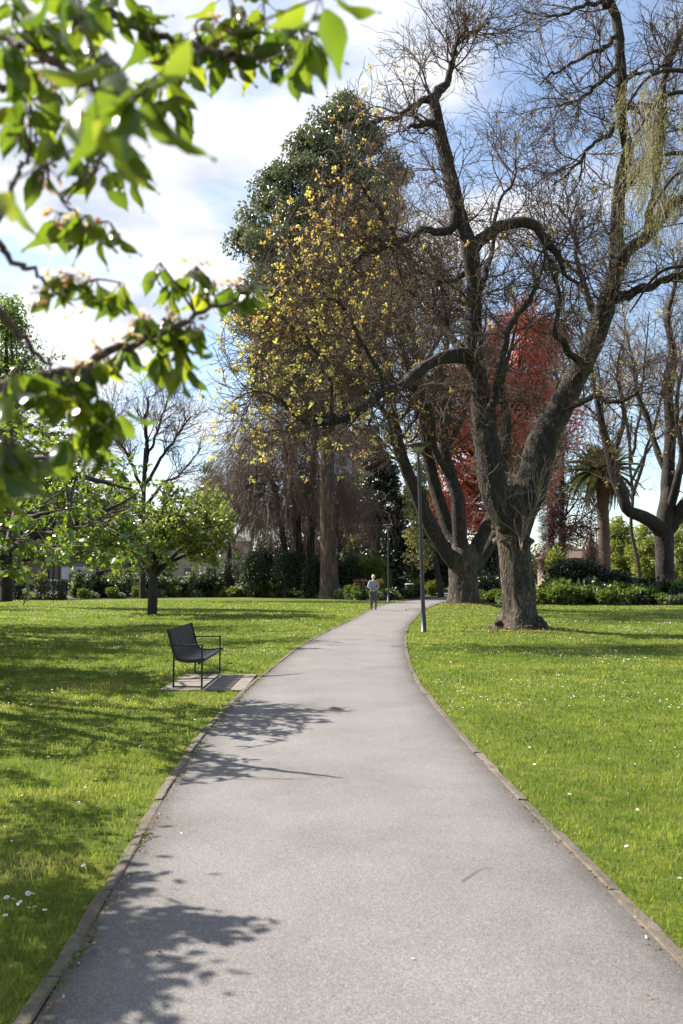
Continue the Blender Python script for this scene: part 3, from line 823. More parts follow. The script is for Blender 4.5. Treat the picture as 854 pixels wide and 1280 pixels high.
# ------------------------------------------------------------------ litter bin and stone plinth past the bend
q = at(512, HZ, 76)
root = thing('litter_bin', 'dark slatted litter bin with a pale lid at the bend of the path', 'litter bin', (q[0], 76, 0))
b = MB()
for k in range(18):
    a = k / 18 * 2 * PI
    Mx = np.eye(4); Mx[:2, :2] = [[math.cos(a), -math.sin(a)], [math.sin(a), math.cos(a)]]
    b.box((.36, -.055, .04), (.39, .055, .95), M=Mx)
b.build('body', MAT['bindark'], root, smooth=False)
b = MB(); b.lathe([(.34, .04), (.34, .93), (.30, .93), (.30, .06), (.001, .06)], 18); b.build('liner', MAT['black'], root)
b = MB(); b.lathe([(.25, .96), (.43, .96), (.43, 1.02), (.36, 1.08), (.25, 1.07), (.25, .96)], 24); b.build('lid', MAT['stone'], root)
q = at(499, HZ, 74)
b = MB(); b.box((-.55, -.3, 0), (.55, .3, .32)); b.box((-.45, -.22, .322), (.45, .22, .5)); o = b.build('stone_plinth', MAT['stone'], smooth=False); o.location = (q[0], 74, 0); bevel(o, .04, 2)
props(o, 'low pale stone plinth in the bed beside the litter bin', 'plinth')

# ------------------------------------------------------------------ the walking man
def skin_mesh(name, verts, edges, radii, mat, parent, root=0, sub=2):
    me = bpy.data.meshes.new(name); me.from_pydata([tuple(v) for v in verts], edges, []); me.update()
    o = bpy.data.objects.new(name, me); link(o)
    sm = o.modifiers.new('skin', 'SKIN'); sm.use_smooth_shade = True
    layer = me.skin_vertices[0] if me.skin_vertices else me.attributes and None
    for i, r in enumerate(radii):
        layer.data[i].radius = (r if isinstance(r, tuple) else (r, r))
    layer.data[root].use_root = True
    ss = o.modifiers.new('sub', 'SUBSURF'); ss.levels = sub; ss.render_levels = sub
    dg = bpy.context.evaluated_depsgraph_get()
    nm = bpy.data.meshes.new_from_object(o.evaluated_get(dg))
    bpy.data.objects.remove(o)
    nm.name = name; nm.materials.clear(); nm.materials.append(mat)
    for pl in nm.polygons: pl.use_smooth = True
    r = bpy.data.objects.new(name, nm); link(r); r.parent = parent
    return r
def add_skin_layer(): pass
def man():
    g = onground(467, 763)
    root = thing('person', 'person in grey shirt and dark trousers walking away, hands clasped behind the back', 'person', (g[0], g[1], .012))
    J = {}; V, R, E = [], [], []
    def j(n, p, r, par=None):
        J[n] = len(V); V.append(p); R.append(r)
        if par is not None: E.append((J[par], J[n]))
    j('pelvis', (0, 0, .93), (.15, .105)); j('spine', (0, -.01, 1.1), (.145, .105), 'pelvis'); j('chest', (0, -.02, 1.30), (.17, .115), 'spine')
    j('nb', (0, .01, 1.435), (.075, .07), 'chest'); j('neck', (0, .03, 1.50), .056, 'nb'); j('jaw', (0, .065, 1.55), (.068, .075), 'neck'); j('head', (0, .06, 1.625), (.074, .092), 'jaw'); j('crown', (0, .055, 1.69), (.058, .07), 'head')
    j('nose', (0, .165, 1.60), .014, 'head')
    for s, n in ((-1, 'l'), (1, 'r')):
        j('sh' + n, (.175 * s, -.01, 1.385), .066, 'chest'); j('ua' + n, (.225 * s, -.055, 1.26), .05, 'sh' + n); j('el' + n, (.262 * s, -.10, 1.13), .042, 'ua' + n)
        j('fa' + n, (.16 * s, -.165, 1.05), .038, 'el' + n); j('wr' + n, (.065 * s, -.19, .985), .028, 'fa' + n); j('pa' + n, (.005 * s - .01 * s, -.20 - .025 * (s > 0), .945), (.034, .018), 'wr' + n)
        for f in range(4):
            x0 = -.03 * s + s * .0
            j(f'f{f}' + n, (-.035 * s + s * .004 * f, -.205 - .03 * (s > 0), .955 - .02 * f), .0095, 'pa' + n)
            j(f'g{f}' + n, (-.075 * s + s * .008 * f, -.192 - .03 * (s > 0), .958 - .022 * f), .008, f'f{f}' + n)
        j('t1' + n, (.03 * s, -.205 - .03 * (s > 0), .925), .0105, 'pa' + n); j('t2' + n, (.012 * s, -.215 - .03 * (s > 0), .895), .009, 't1' + n)
    legs = {'l': ((-.095, .0, .86), (-.10, .10, .49), (-.095, .12, .095), (-.105, .27, .045)), 'r': ((.095, 0, .86), (.10, .02, .48), (.10, -.14, .11), (.115, -.02, .035))}
    for n, (h, k, a, t) in legs.items():
        j('hip' + n, h, .092, 'pelvis'); j('kn' + n, k, .058, 'hip' + n); j('an' + n, a, .042, 'kn' + n); j('toe' + n, t, .035, 'an' + n)
    body = skin_mesh('body', V, E, R, MAT['skin'], root, J['pelvis'], 2)
    for s in (-1, 1):
        b = MB(); b.lathe([(.001, -.022), (.02, -.015), (.026, 0), (.02, .018), (.001, .024)], 8); o = b.build('ear', MAT['skin'], root); o.location = (.078 * s, .055, 1.615); o.scale = (.45, .8, 1.25)
        b = MB(); b.lathe([(.001, -.011), (.009, -.006), (.011, 0), (.009, .006), (.001, .011)], 8); o = b.build('eye', MAT['petal'], root); o.location = (.032 * s, .137, 1.63)
    def sub(names, grow_, nm, mat, extra=()):
        idx = {J[n]: i for i, n in enumerate(names)}
        vs = [V[J[n]] for n in names]; rs = []
        for n in names:
            r = R[J[n]]; rs.append(tuple(x + grow_ for x in r) if isinstance(r, tuple) else r + grow_)
        es = [(idx[a], idx[c]) for a, c in E if a in idx and c in idx]
        return skin_mesh(nm, vs, es, rs, mat, root, 0, 2)
    sub(['pelvis', 'spine', 'chest', 'nb'] + [x + n for n in 'lr' for x in ('sh', 'ua', 'el', 'fa', 'wr')], .014, 'shirt', MAT['shirt'])
    sub(['pelvis'] + [x + n for n in 'lr' for x in ('hip', 'kn', 'an')], .022, 'trousers', MAT['trousers'])
    for n in 'lr':
        a, t = V[J['an' + n]], V[J['toe' + n]]
        skin_mesh('shoe', [(a[0], a[1] - .03, a[2] - .035), (a[0], a[1] + .05, a[2] - .04), (t[0], t[1] - .02, t[2] + .012)], [(0, 1), (1, 2)], [.048, .05, (.05, .036)], MAT['shoe'], root, 0, 2)
    b = MB(); b.lathe([(.088, -.05), (.096, 0), (.088, .045), (.06, .082), (.001, .097)], 16); o = b.build('hair', MAT['hair'], root); o.location = (0, .043, 1.635); o.scale = (.9, 1.08, 1.08); o.rotation_euler = (math.radians(14), 0, 0)
man()

# ------------------------------------------------------------------ trees
def twig_leaves(b, rng, P, R, n, size, m=1, per=1, spread=.03, droop=0., tmpl=LEAF4, t0=.3, w=None, tint=None, out=.8):
    """clusters of `per` leaves at n spots along the twigs"""
    pl = lens(P); 
    if w is not None: pl = pl * w
    i = rng.choice(len(P), n, p=pl / pl.sum()); t = rng.uniform(t0, 1, n)
    p, T, r = sample(P, R, i, t)
    p = np.repeat(p, per, 0); T = np.repeat(T, per, 0); k = n * per
    X = unit(rnd_dirs(rng, k) + T * out * .6 + np.array([0, 0, -droop]))
    p = p + X * spread * rng.rand(k)[:, None]
    sz = rng.uniform(size[0], size[1], k)
    tn = np.repeat(rng.rand(n), per) * .6 + rng.rand(k) * .4 if tint is None else np.clip(np.repeat(tint(p[::per]), per) + rng.normal(size=k) * .12, 0, 1)
    b.leaves(p, X, rnd_dirs(rng, k), sz, tmpl, m, tn)

def trunk_obj(P, R, mat, parent, seed, sides=36, amp=.10, ridge=.05, flute=.12, name='trunk', sub=None):
    b = MB()
    b.tubes(P, R, sides, 0, prof=bark_prof(seed, amp, ridge, flute))
    return b.build(name, mat, parent, ORG)

ORG = np.zeros(3)

# ---- the big old tree right of the path
def tree_a():
    global ORG
    rng = np.random.RandomState(21)
    d = float(A_BASE[1]); base = np.array([A_BASE[0], d, 0.06]); ORG = base
    root = thing('bare_tree', 'largest bare old tree on the right lawn, with two huge rising limbs', 'tree', base)
    tr = [(651, 797, 0, 43), (650, 790, 0, 37), (650, 778, 0, 28), (650, 760, 0, 22), (648, 735, 0, 19.5), (645, 705, 0, 19.5), (642, 675, 0, 20), (640, 652, 0, 21), (641, 630, 0, 20), (645, 606, 0, 10)]
    P, R = limb(tr, d, 60)
    b = MB(); b.tubes(P, R, 56, 0, prof=bark_prof(2.3, .14, .07, .22))
    for _ in range(26):     # burrs round the base and below the fork
        a = rng.uniform(0, 2 * PI); z = rng.choice([.08, .16, .3, 2.6, 3.0, 3.4], p=[.3, .25, .15, .1, .1, .1]) + rng.normal() * .06
        k = np.argmin(np.abs(P[:, 2] - (z + .06)))
        c = P[k] + np.array([math.cos(a), math.sin(a), 0]) * R[k] * 1.02
        r = rng.uniform(.08, .19)
        n1, n2 = 9, 7
        V = []
        for i in range(n2):
            for jx in range(n1):
                th, ph = jx / n1 * 2 * PI, (i + .02) / (n2 - 1 + .04) * PI
                v = np.array([math.cos(th) * math.sin(ph), math.sin(th) * math.sin(ph), math.cos(ph) * .75])
                V.append(c + v * r * (1 + .35 * mnoise.noise(Vector(v * 2.3 + c))))
        Q = [(i * n1 + jx, (i + 1) * n1 + jx, (i + 1) * n1 + (jx + 1) % n1, i * n1 + (jx + 1) % n1) for i in range(n2 - 1) for jx in range(n1)]
        b.add(V, Q)
    b.build('trunk', MAT['elm'], root, ORG)
    L = [
        [(641, 668, 0, 17), (631, 644, -.2, 20), (619, 606, -.3, 19.5), (611, 570, -.4, 19), (605, 532, -.4, 17.5), (600, 490, -.4, 14.5), (595, 450, -.4, 14.5), (592, 410, -.4, 12), (592, 365, -.4, 11.5), (588, 318, -.4, 11.5), (580, 285, -.3, 11), (572, 254, -.2, 10.5), (560, 205, 0, 10), (549, 150, 0, 9), (542, 119, 0, 8)],
        [(645, 668, 0, 20), (655, 628, .2, 27), (666, 592, .4, 25), (678, 548, .6, 24), (704, 508, 1, 20), (730, 457, 1.2, 17.5), (750, 406, 1.4, 16), (764, 360, 1.5, 14.5), (771, 318, 1.5, 12.5), (771, 274, 1.5, 11), (782, 203, 1.4, 9.5), (785, 178, 1.4, 9), (777, 135, 1.3, 8.5), (776, 78, 1.2, 8), (771, 25, 1.1, 8), (760, -5, 1, 7), (752, -60, 1, 5), (756, -120, 1, 2)],
        [(542, 122, 0, 7), (557, 104, .2, 5), (566, 78, .4, 4), (573, 52, .5, 3.5), (583, 30, .6, 2.5), (574, 5, .8, 1.5)],
        [(543, 121, 0, 6), (524, 130, -.3, 4), (497, 145, -.8, 3), (470, 152, -1.2, 2), (450, 165, -1.4, 1)],
        [(573, 55, .5, 2.5), (590, 40, .2, 2), (608, 30, 0, 1.2), (612, 12, 0, .8)],
        [(553, 170, 0, 5), (544, 158, -.2, 4.5), (530, 155, -.4, 4), (512, 160, -.6, 3)],
        [(592, 310, -.3, 9), (606, 296, -.5, 8), (625, 286, -.8, 7.5), (649, 280, -1, 7), (674, 291, -1.2, 6), (692, 316, -1.3, 5), (704, 340, -1.4, 3), (722, 352, -1.5, 2), (738, 345, -1.5, 1)],
        [(590, 445, -.4, 14), (577, 443, -.8, 11), (547, 450, -1.4, 9), (527, 465, -1.8, 8.5), (506, 481, -2.2, 8), (478, 490, -2.5, 7.5), (458, 509, -2.8, 7), (443, 521, -2.9, 6.5), (420, 528, -3.1, 5.5), (396, 531, -3.2, 4), (372, 520, -3.3, 3), (345, 497, -3.5, 2.2), (318, 490, -3.6, 1.5), (290, 500, -3.8, .8)],
        [(573, 262, -.2, 8), (560, 290, -.5, 6.5), (546, 287, -.9, 6), (520, 292, -1.4, 5), (496, 306, -2, 4.5), (465, 312, -2.4, 4), (430, 330, -2.7, 3), (395, 335, -3, 2.5), (355, 360, -3.2, 1.6), (325, 380, -3.4, 1)],
        [(496, 304, -2, 4), (478, 270, -2.2, 3), (461, 245, -2.4, 2.4), (440, 222, -2.6, 1.8), (425, 190, -2.8, 1)],
        [(420, 528, -3.1, 3.5), (415, 490, -3, 3), (400, 450, -2.8, 2.6), (385, 425, -2.6, 2), (350, 400, -2.6, 1.4), (320, 405, -2.6, .8)],
        [(478, 490, -2.5, 4), (470, 455, -2.8, 3.4), (450, 425, -3, 2.8), (436, 390, -3.1, 2.2), (410, 372, -3.2, 1.6), (380, 385, -3.3, 1)],
        [(577, 440, -.6, 7), (562, 415, .2, 5), (545, 392, .6, 4), (528, 372, 1, 3), (505, 362, 1.4, 2.2), (480, 372, 1.6, 1.2)],
        [(588, 330, -.3, 6), (575, 345, .3, 4), (553, 352, .8, 3.2), (530, 340, 1.2, 2.4), (506, 348, 1.6, 1.5)],
        [(764, 372, 1.5, 9), (784, 371, 1.3, 7), (806, 362, 1, 6), (830, 352, .8, 5.5), (853, 343, .6, 5), (890, 335, .4, 3.5), (930, 310, .2, 1.5)],
        [(768, 335, 1.5, 11), (786, 315, 1.2, 9), (811, 290, 1, 8), (832, 264, .8, 7.5), (856, 247, .6, 7), (890, 215, .5, 5), (920, 170, .5, 3), (930, 120, .5, 1.5)],
        [(811, 290, 1, 6), (818, 240, 1.2, 6), (824, 180, 1.3, 7.5), (826, 140, 1.4, 7), (830, 100, 1.5, 5.5), (842, 61, 1.6, 5), (860, 22, 1.7, 4), (875, -30, 1.8, 2)],
        [(772, 152, 1.3, 4.5), (760, 167, 1.1, 3.6), (745, 178, .8, 3), (725, 198, .4, 2.6), (709, 220, .1, 1.6), (690, 232, 0, .8)],
        [(776, 138, 1.3, 4), (790, 134, 1.6, 3), (816, 131, 2, 2.4), (845, 140, 2.4, 1.2)],
        [(779, 104, 1.3, 4), (792, 94, 1, 3), (821, 89, .6, 2.2), (850, 75, .2, 1)],
        [(771, 42, 1.1, 4), (755, 58, .8, 3), (725, 74, .3, 2.4), (694, 90, -.2, 1.6), (675, 108, -.5, 1)],
        [(764, 8, 1, 4), (735, 5, .6, 3), (705, 18, .2, 2), (680, 20, -.2, 1)],
        [(776, 80, 1.2, 4), (750, 105, 1.6, 3), (720, 125, 2, 2.4), (695, 135, 2.3, 1.5)],
        [(603, 540, -.4, 8), (618, 500, -.9, 6), (625, 455, -1.2, 5.5), (633, 420, -1.4, 5), (645, 395, -1.5, 4.5), (662, 370, -1.6, 3.5), (680, 330, -1.6, 2.5), (690, 295, -1.5, 1.5)],
        [(730, 457, 1.2, 6), (702, 430, .6, 5), (697, 400, .2, 4), (700, 370, 0, 3), (690, 330, -.2, 2), (672, 290, -.3, 1)],
        [(704, 508, 1, 6), (722, 505, .4, 4.5), (745, 495, 0, 3.5), (770, 505, -.4, 2.6), (800, 490, -.6, 1.6)],
        [(591, 380, -.4, 5), (607, 345, .2, 4), (618, 300, .6, 3), (622, 260, .8, 2.4), (640, 225, 1, 1.6), (644, 200, 1, .8)],
        [(750, 406, 1.4, 6), (735, 370, 2, 4.6), (722, 330, 2.4, 3.6), (716, 290, 2.6, 2.6), (700, 260, 2.8, 1.5)],
    ]
    Ps, Rs = [], []
    for i, l in enumerate(L):
        P_, R_ = limb([(x, y, dd, r * ((.88, .80)[i] if i < 2 else .9)) for x, y, dd, r in l], d, 60 if i < 2 else 34, .045 if i < 2 else .07, rng)
        kn = np.interp(np.arange(len(R_)), np.arange(0, len(R_), 2), 1 + rng.normal(size=(len(R_) + 1) // 2) * (.05 if i < 2 else .08)); R_ = R_ * kn
        b = MB()
        big = R_[0] > .1
        b.tubes(P_, R_, 28 if i < 2 else (14 if big else 9), 0, prof=bark_prof(i * 1.7, .2, .10, 0) if (big or i < 2) else None)
        b.build('limb', MAT['limb'], root, ORG)  # darker than the trunk: shade of the twigs put into the limb colour
        if i < 2:
            pass
        P_ = P_[np.linspace(0, len(P_) - 1, 26).astype(int)]; R_ = R_[np.linspace(0, len(R_) - 1, 26).astype(int)]
        Ps.append(P_); Rs.append(R_)
    P0, R0 = np.stack(Ps), np.stack(Rs)
    wt = np.ones(len(L)); wt[0] = .55; wt[1] = .6; wt[7:14] = 1.9; wt[[6, 17, 23, 24, 25, 26, 27]] = (.75, 1.2, 1., 1., 1.3, 1.2, 1.1)
    b = MB()
    P1, R1 = grow(P0, R0, rng, 520, .3, 1, (.8, 2.6), (.45, 1.2), 9, (0, 0, .18), .22, .5, .032, .009, wt)
    def clear(P):   # the crown stops short of the gum tree's left side
        e = P[:, -1]; px_ = CXP + e[:, 0] / e[:, 1] * FPX; py_ = HZ - (e[:, 2] - EYE) / e[:, 1] * FPX
        return px_ > np.interp(py_, [120, 200, 300, 380, 450, 600], [430, 388, 335, 285, 258, 262]) - 12 * rng.rand(len(P))
    k_ = clear(P1); P1, R1 = P1[k_], R1[k_]
    P2, R2 = grow(P1, R1, rng, 4700, .15, 1, (.5, 1.4), (.4, 1.1), 7, (0, 0, .12), .22, .6, .016, .0072)
    k_ = clear(P2); P2, R2 = P2[k_], R2[k_]
    P3, R3 = grow(P2, R2, rng, 18000, .2, 1, (.2, .65), (.35, 1.1), 5, (0, 0, .15), .22, .7, .010, .0052)
    b.tubes(P1, R1, 5); b.tubes(P2, R2, 4); b.tubes(P3, R3, 3)
    xs = P3[:, -1, 0]
    cl = np.clip((2.2 - xs) / 3.0, .05, 1)
    hi_right = (P3[:, -1, 2] > 10) & (xs > 4)
    wl = np.where(hi_right, .10, cl)
    twig_leaves(b, rng, P3, R3, 950, (.055, .12), 1, 8, .07, .3, LEAFW, .6, wl, lambda p: np.clip(.75 - (p[:, 2] - 6) * .07 + rng.normal(size=len(p)) * .22, 0, 1))
    b.build('crown', [MAT['darktwig'], MAT['bud']], root, ORG)
    # pale water shoots sprouting round the fork
    b = MB()
    Pt = np.stack([P0[0], P0[1]]); Rt = np.stack([R0[0], R0[1]])
    S1, T1 = grow(Pt, Rt, rng, 240, .04, .52, (.5, 1.5), (.7, 1.35), 8, (0, 0, .4), .28, .1, .016, .006)
    S2, T2 = grow(S1, T1, rng, 1300, .2, 1, (.2, .7), (.4, 1.0), 5, (0, 0, .3), .2, .7, .009, .004)
    tb = catmull([at(x, y, d - .9) for x, y in ((652, 690), (655, 660), (668, 640), (676, 600))], 26)
    S3, T3 = grow(np.stack([tb]), np.full((1, 26), .03), rng, 40, 0, 1, (.5, 1.2), (.3, .9), 7, (0, 0, .8), .2, .5, .014, .006)
    b.tubes(S1, T1, 5); b.tubes(S2, T2, 3); b.tubes(S3, T3, 5)
    b.build('shoot_growth', MAT['tantwig'], root, ORG)
tree_a()

# ---- the many stemmed tree behind it
def tree_b():
    global ORG
    rng = np.random.RandomState(33)
    d = float(B_BASE[1]); base = np.array([B_BASE[0], d, .36]); ORG = base
    root = thing('bare_tree', 'bare many-stemmed tree on a mound, just behind the nearest street lamp', 'tree', base)
    b = MB(); P, R = limb([(579, 760, 0, 25), (579, 752, 0, 21), (579, 735, 0, 17.5), (579, 715, 0, 17), (579, 697, 0, 18.5), (580, 680, 0, 13)], d, 36)
    b.tubes(P, R, 44, 0, prof=bark_prof(7.1, .12, .07, .22)); b.build('trunk', MAT['elm'], root, ORG)
    L = [
        [(574, 712, 0, 9), (554, 684, -.5, 9), (536, 650, -1, 9), (521, 615, -1.4, 8.5), (510, 590, -1.6, 8), (503, 570, -1.8, 7.5), (497, 545, -2, 6), (494, 518, -2, 5), (488, 475, -2, 4), (476, 435, -2, 3), (452, 400, -2, 2), (430, 350, -2, 1)],
        [(576, 708, 0, 10), (574, 684, .5, 9), (556, 648, .8, 8.5), (543, 610, 1, 8), (537, 578, 1, 7.5), (529, 523, 1, 6), (523, 477, 1, 5), (518, 430, 1, 4), (508, 380, 1, 3), (495, 320, 1, 2), (490, 270, 1, 1)],
        [(580, 706, 0, 10), (577, 677, -.3, 9), (573, 631, -.6, 8.5), (563, 594, -.6, 8), (556, 560, -.6, 7), (558, 510, -.6, 5), (552, 470, -.6, 4), (560, 420, -.6, 3), (553, 370, -.6, 2), (545, 320, -.6, 1)],
        [(584, 708, 0, 10), (592, 690, .3, 9), (607, 657, .4, 8), (622, 625, .5, 7), (630, 580, .5, 6), (634, 530, .5, 5), (628, 480, .5, 3.5), (640, 430, .5, 2), (648, 390, .5, 1)],
        [(586, 712, 0, 9), (600, 700, 1, 8), (618, 672, 1.5, 7), (640, 645, 2, 6), (662, 610, 2, 4.6), (680, 560, 2, 3.6), (688, 520, 2, 2.6), (700, 470, 2, 1.4)],
        [(508, 586, -1.6, 5), (490, 550, -2.4, 4), (486, 525, -2.6, 3.4), (470, 500, -3, 3), (448, 480, -3.4, 2.5), (415, 455, -3.8, 2), (380, 430, -4.2, 1.4), (340, 425, -4.6, .8)],
        [(563, 596, -.6, 5), (545, 560, -2, 4), (541, 520, -2.6, 3), (520, 490, -3, 2.4), (506, 450, -3.2, 1.8), (500, 400, -3.2, 1)],
        [(494, 518, -2, 3.5), (480, 490, -1.2, 3), (462, 450, -.6, 2.4), (440, 430, 0, 1.8), (405, 400, .5, 1.4), (375, 350, 1, .8)],
        [(523, 477, 1, 3), (540, 440, 1.6, 2.4), (560, 400, 2, 1.8), (572, 350, 2.2, 1.2), (570, 310, 2.2, .7)],
        [(556, 560, -.6, 4), (580, 520, .2, 3), (590, 470, .8, 2.2), (604, 420, 1, 1.4), (610, 380, 1, .8)],
    ]
    Ps, Rs = [], []
    for i, l in enumerate(L):
        P_, R_ = limb(l, d, 26, .07, rng)
        b = MB(); b.tubes(P_, R_, 16 if i < 5 else 9, 0, prof=bark_prof(3 + i * 1.3, .1, .07, 0) if i < 5 else None)
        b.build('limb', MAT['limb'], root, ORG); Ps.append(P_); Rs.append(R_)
    P0, R0 = np.stack(Ps), np.stack(Rs)
    b = MB()
    P1, R1 = grow(P0, R0, rng, 260, .36, 1, (1.6, 4.2), (.4, 1.0), 8, (0, 0, .25), .16, .5, .05, .012)
    P2, R2 = grow(P1, R1, rng, 3600, .15, 1, (.8, 2.0), (.4, 1.0), 6, (0, 0, .2), .17, .6, .024, .011)
    P3, R3 = grow(P2, R2, rng, 13000, .2, 1, (.35, .95), (.35, .95), 4, (0, 0, .2), .18, .7, .014, .0075)
    b.tubes(P1, R1, 5); b.tubes(P2, R2, 4); b.tubes(P3, R3, 3)
    wl = np.clip((8 - P3[:, -1, 0]) / 7., .03, 1)
    twig_leaves(b, rng, P3, R3, 1000, (.08, .16), 1, 8, .12, .3, LEAF4, .5, wl, lambda p: np.clip(.36 + rng.normal(size=len(p)) * .25, 0, 1))
    b.build('crown', [MAT['twig'], MAT['bud']], root, ORG)
tree_b()

# ---- generic crown of leaf clumps inside an envelope read off the photo
def clump_tree(name, label, group, d, trunk, env, nclump, crad, nleaf, lsize, leafm, barkm, rng, depth=.8, droop=.3, tmpl=LEAF4, tw=6, trmat=None, hang=0., flat_=.75, limb_r=.35, join=(.35, .95), up=.6, tintf=None, root=None, partname='crown', edge=.42):
    """trunk: list (px,py,dd,rpx); env: list (py, pxl, pxr) top to bottom"""
    global ORG
    P, R = limb(trunk, d, 30)
    base = P[0].copy(); base[2] = max(0, min(base[2], .02)); ORG = base
    root = thing(name, label, 'tree', base, group=group)
    b = MB(); b.tubes(P, R, 22, 0, prof=bark_prof(rng.uniform(0, 9), .1, .06, .12)); b.build('trunk', MAT[barkm], root, ORG)
    e = np.array(env, float)
    pys = np.linspace(e[0, 0], e[-1, 0], 200)
    lft = np.interp(pys, e[:, 0], e[:, 1]); rgt = np.interp(pys, e[:, 0], e[:, 2]); wd = np.maximum(rgt - lft, 4)
    k = rng.choice(200, nclump, p=wd / wd.sum())
    th = rng.uniform(0, 2 * PI, nclump); rr = rng.rand(nclump) ** edge
    Cc = np.zeros((nclump, 3))
    for i in range(nclump):
        py = pys[k[i]]; cx = (lft[k[i]] + rgt[k[i]]) / 2; hw = wd[k[i]] / 2
        hwm = max(hw * d / FPX - crad * .55, .1)
        p = at(cx, py, d); p[0] += rr[i] * hwm * math.cos(th[i]); p[1] += rr[i] * hwm * depth * math.sin(th[i]); Cc[i] = p
    # limbs from the trunk to each clump
    B = MB()
    zt = P[:, 2]
    Pl, Rl = [], []
    for c in Cc:
        t = rng.uniform(*join)
        zz = min(zt[0] + (zt[-1] - zt[0]) * t, c[2] - .3 * abs(c[2]) * up * .4)
        kk = int(np.argmin(np.abs(zt - max(zz, zt[0] + (zt[-1] - zt[0]) * .15))))
        s_ = P[kk]; mid = s_ * .45 + c * .55 + np.array([0, 0, -.18 * np.linalg.norm(c - s_) * (1 if up > 0 else -1) * .6]) + rng.normal(size=3) * crad * .25
        Pl.append(catmull([s_, mid, c], 8)); r0 = min(R[kk] * limb_r, .02 * np.linalg.norm(c - s_) + .02)
        Rl.append(np.linspace(r0, r0 * .22, 8))
    Pl = np.stack(Pl); Rl = np.stack(Rl)
    B.tubes(Pl, Rl, 6)
    if tw:
        T1, U1 = grow(Pl, Rl, rng, nclump * tw, .55, 1, (crad * .5, crad * 1.1), (.3, 1.0), 5, (0, 0, -hang), .2, .6, .04, .01)
        B.tubes(T1, U1, 4)
    ci = rng.randint(nclump, size=nleaf)
    dv = rnd_dirs(rng, nleaf) * (rng.rand(nleaf) ** .5)[:, None]
    crs = crad * rng.uniform(.65, 1.2, nclump)
    off = dv * crs[ci][:, None] * np.array([1, 1, flat_])
    p = Cc[ci] + off
    p[:, 2] -= hang * rng.rand(nleaf) * crad
    X = unit(rnd_dirs(rng, nleaf) * .9 + dv * .5 + np.array([0, 0, -droop * 1.6]))
    tn = np.clip(.5 * rng.rand(nleaf) + .5 * rng.rand(nclump)[ci], 0, 1) if tintf is None else tintf(p)
    B.leaves(p, X, rnd_dirs(rng, nleaf), rng.uniform(lsize[0], lsize[1], nleaf), tmpl, 1, tn)
    B.build(partname, [MAT[trmat or barkm], MAT[leafm]], root, ORG)
    return root

rng = np.random.RandomState(101)
clump_tree('gum_tree', 'very tall grey-green gum tree towering above the bare branches left of centre', None, 66,
    [(412, 748, 0, 14), (412, 742, 0, 12.5), (411, 700, 0, 10.5), (410, 640, 0, 9.5), (409, 570, 0, 8.5), (412, 500, 0, 8), (417, 400, 0, 6.5), (420, 300, 0, 5), (422, 220, 0, 3), (425, 150, 0, 1)],
    [(120, 412, 444), (150, 382, 466), (180, 350, 498), (215, 324, 516), (250, 306, 516), (300, 286, 512), (350, 278, 515), (420, 292, 500), (480, 310, 470), (520, 340, 450)],
    250, 1.3, 120000, (.20, .40), 'gum', 'gumbark', rng, .75, .55, LEAF4, 4, hang=.25, limb_r=.4, edge=.25)

rng = np.random.RandomState(102)
clump_tree('copper_tree', 'rounded tree with bright coppery red young leaves behind the largest bare tree', None, 64,
    [(632, 752, 0, 9), (630, 700, 0, 8), (628, 620, 0, 6.5), (632, 540, 0, 5), (636, 460, 0, 2)],
    [(380, 640, 672), (405, 600, 712), (430, 560, 732), (470, 530, 736), (520, 518, 732), (570, 518, 712), (620, 530, 690), (665, 545, 670)],
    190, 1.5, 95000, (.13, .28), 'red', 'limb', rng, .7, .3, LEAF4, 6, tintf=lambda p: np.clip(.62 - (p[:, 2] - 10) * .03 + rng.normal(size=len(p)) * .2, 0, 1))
clump_tree('copper_tree', 'dusky purple-leaved tree with thin crown between the largest bare tree and the palm', None, 90,
    [(705, 742, 0, 5), (703, 690, 0, 4.5), (702, 620, 0, 3.5), (704, 560, 0, 2)],
    [(540, 680, 728), (570, 665, 758), (610, 668, 765), (650, 680, 760), (680, 700, 750)],
    44, 1.5, 7500, (.16, .32), 'purple', 'limb', rng, .7, .3, LEAF4, 9)
clump_tree('conifer', 'dark brown-purple cone-shaped conifer just right of the largest trunk', None, 72,
    [(690, 748, 0, 5), (690, 700, 0, 4), (689, 640, 0, 2.5), (688, 600, 0, 1)],
    [(588, 685, 690), (610, 678, 699), (640, 672, 708), (670, 667, 713), (700, 665, 716), (718, 668, 714)],
    80, .75, 22000, (.12, .24), 'purple', 'limb', rng, 1.0, .2, LEAFN, 2, up=0)
clump_tree('conifer', 'small dark brown conifer beside the palm trunk', None, 78,
    [(738, 748, 0, 4), (738, 710, 0, 3), (738, 672, 0, 1)],
    [(660, 735, 742), (680, 728, 750), (705, 724, 754), (725, 726, 752)],
    40, .6, 9000, (.12, .22), 'purple', 'limb', rng, 1.0, .2, LEAFN, 2, up=0)
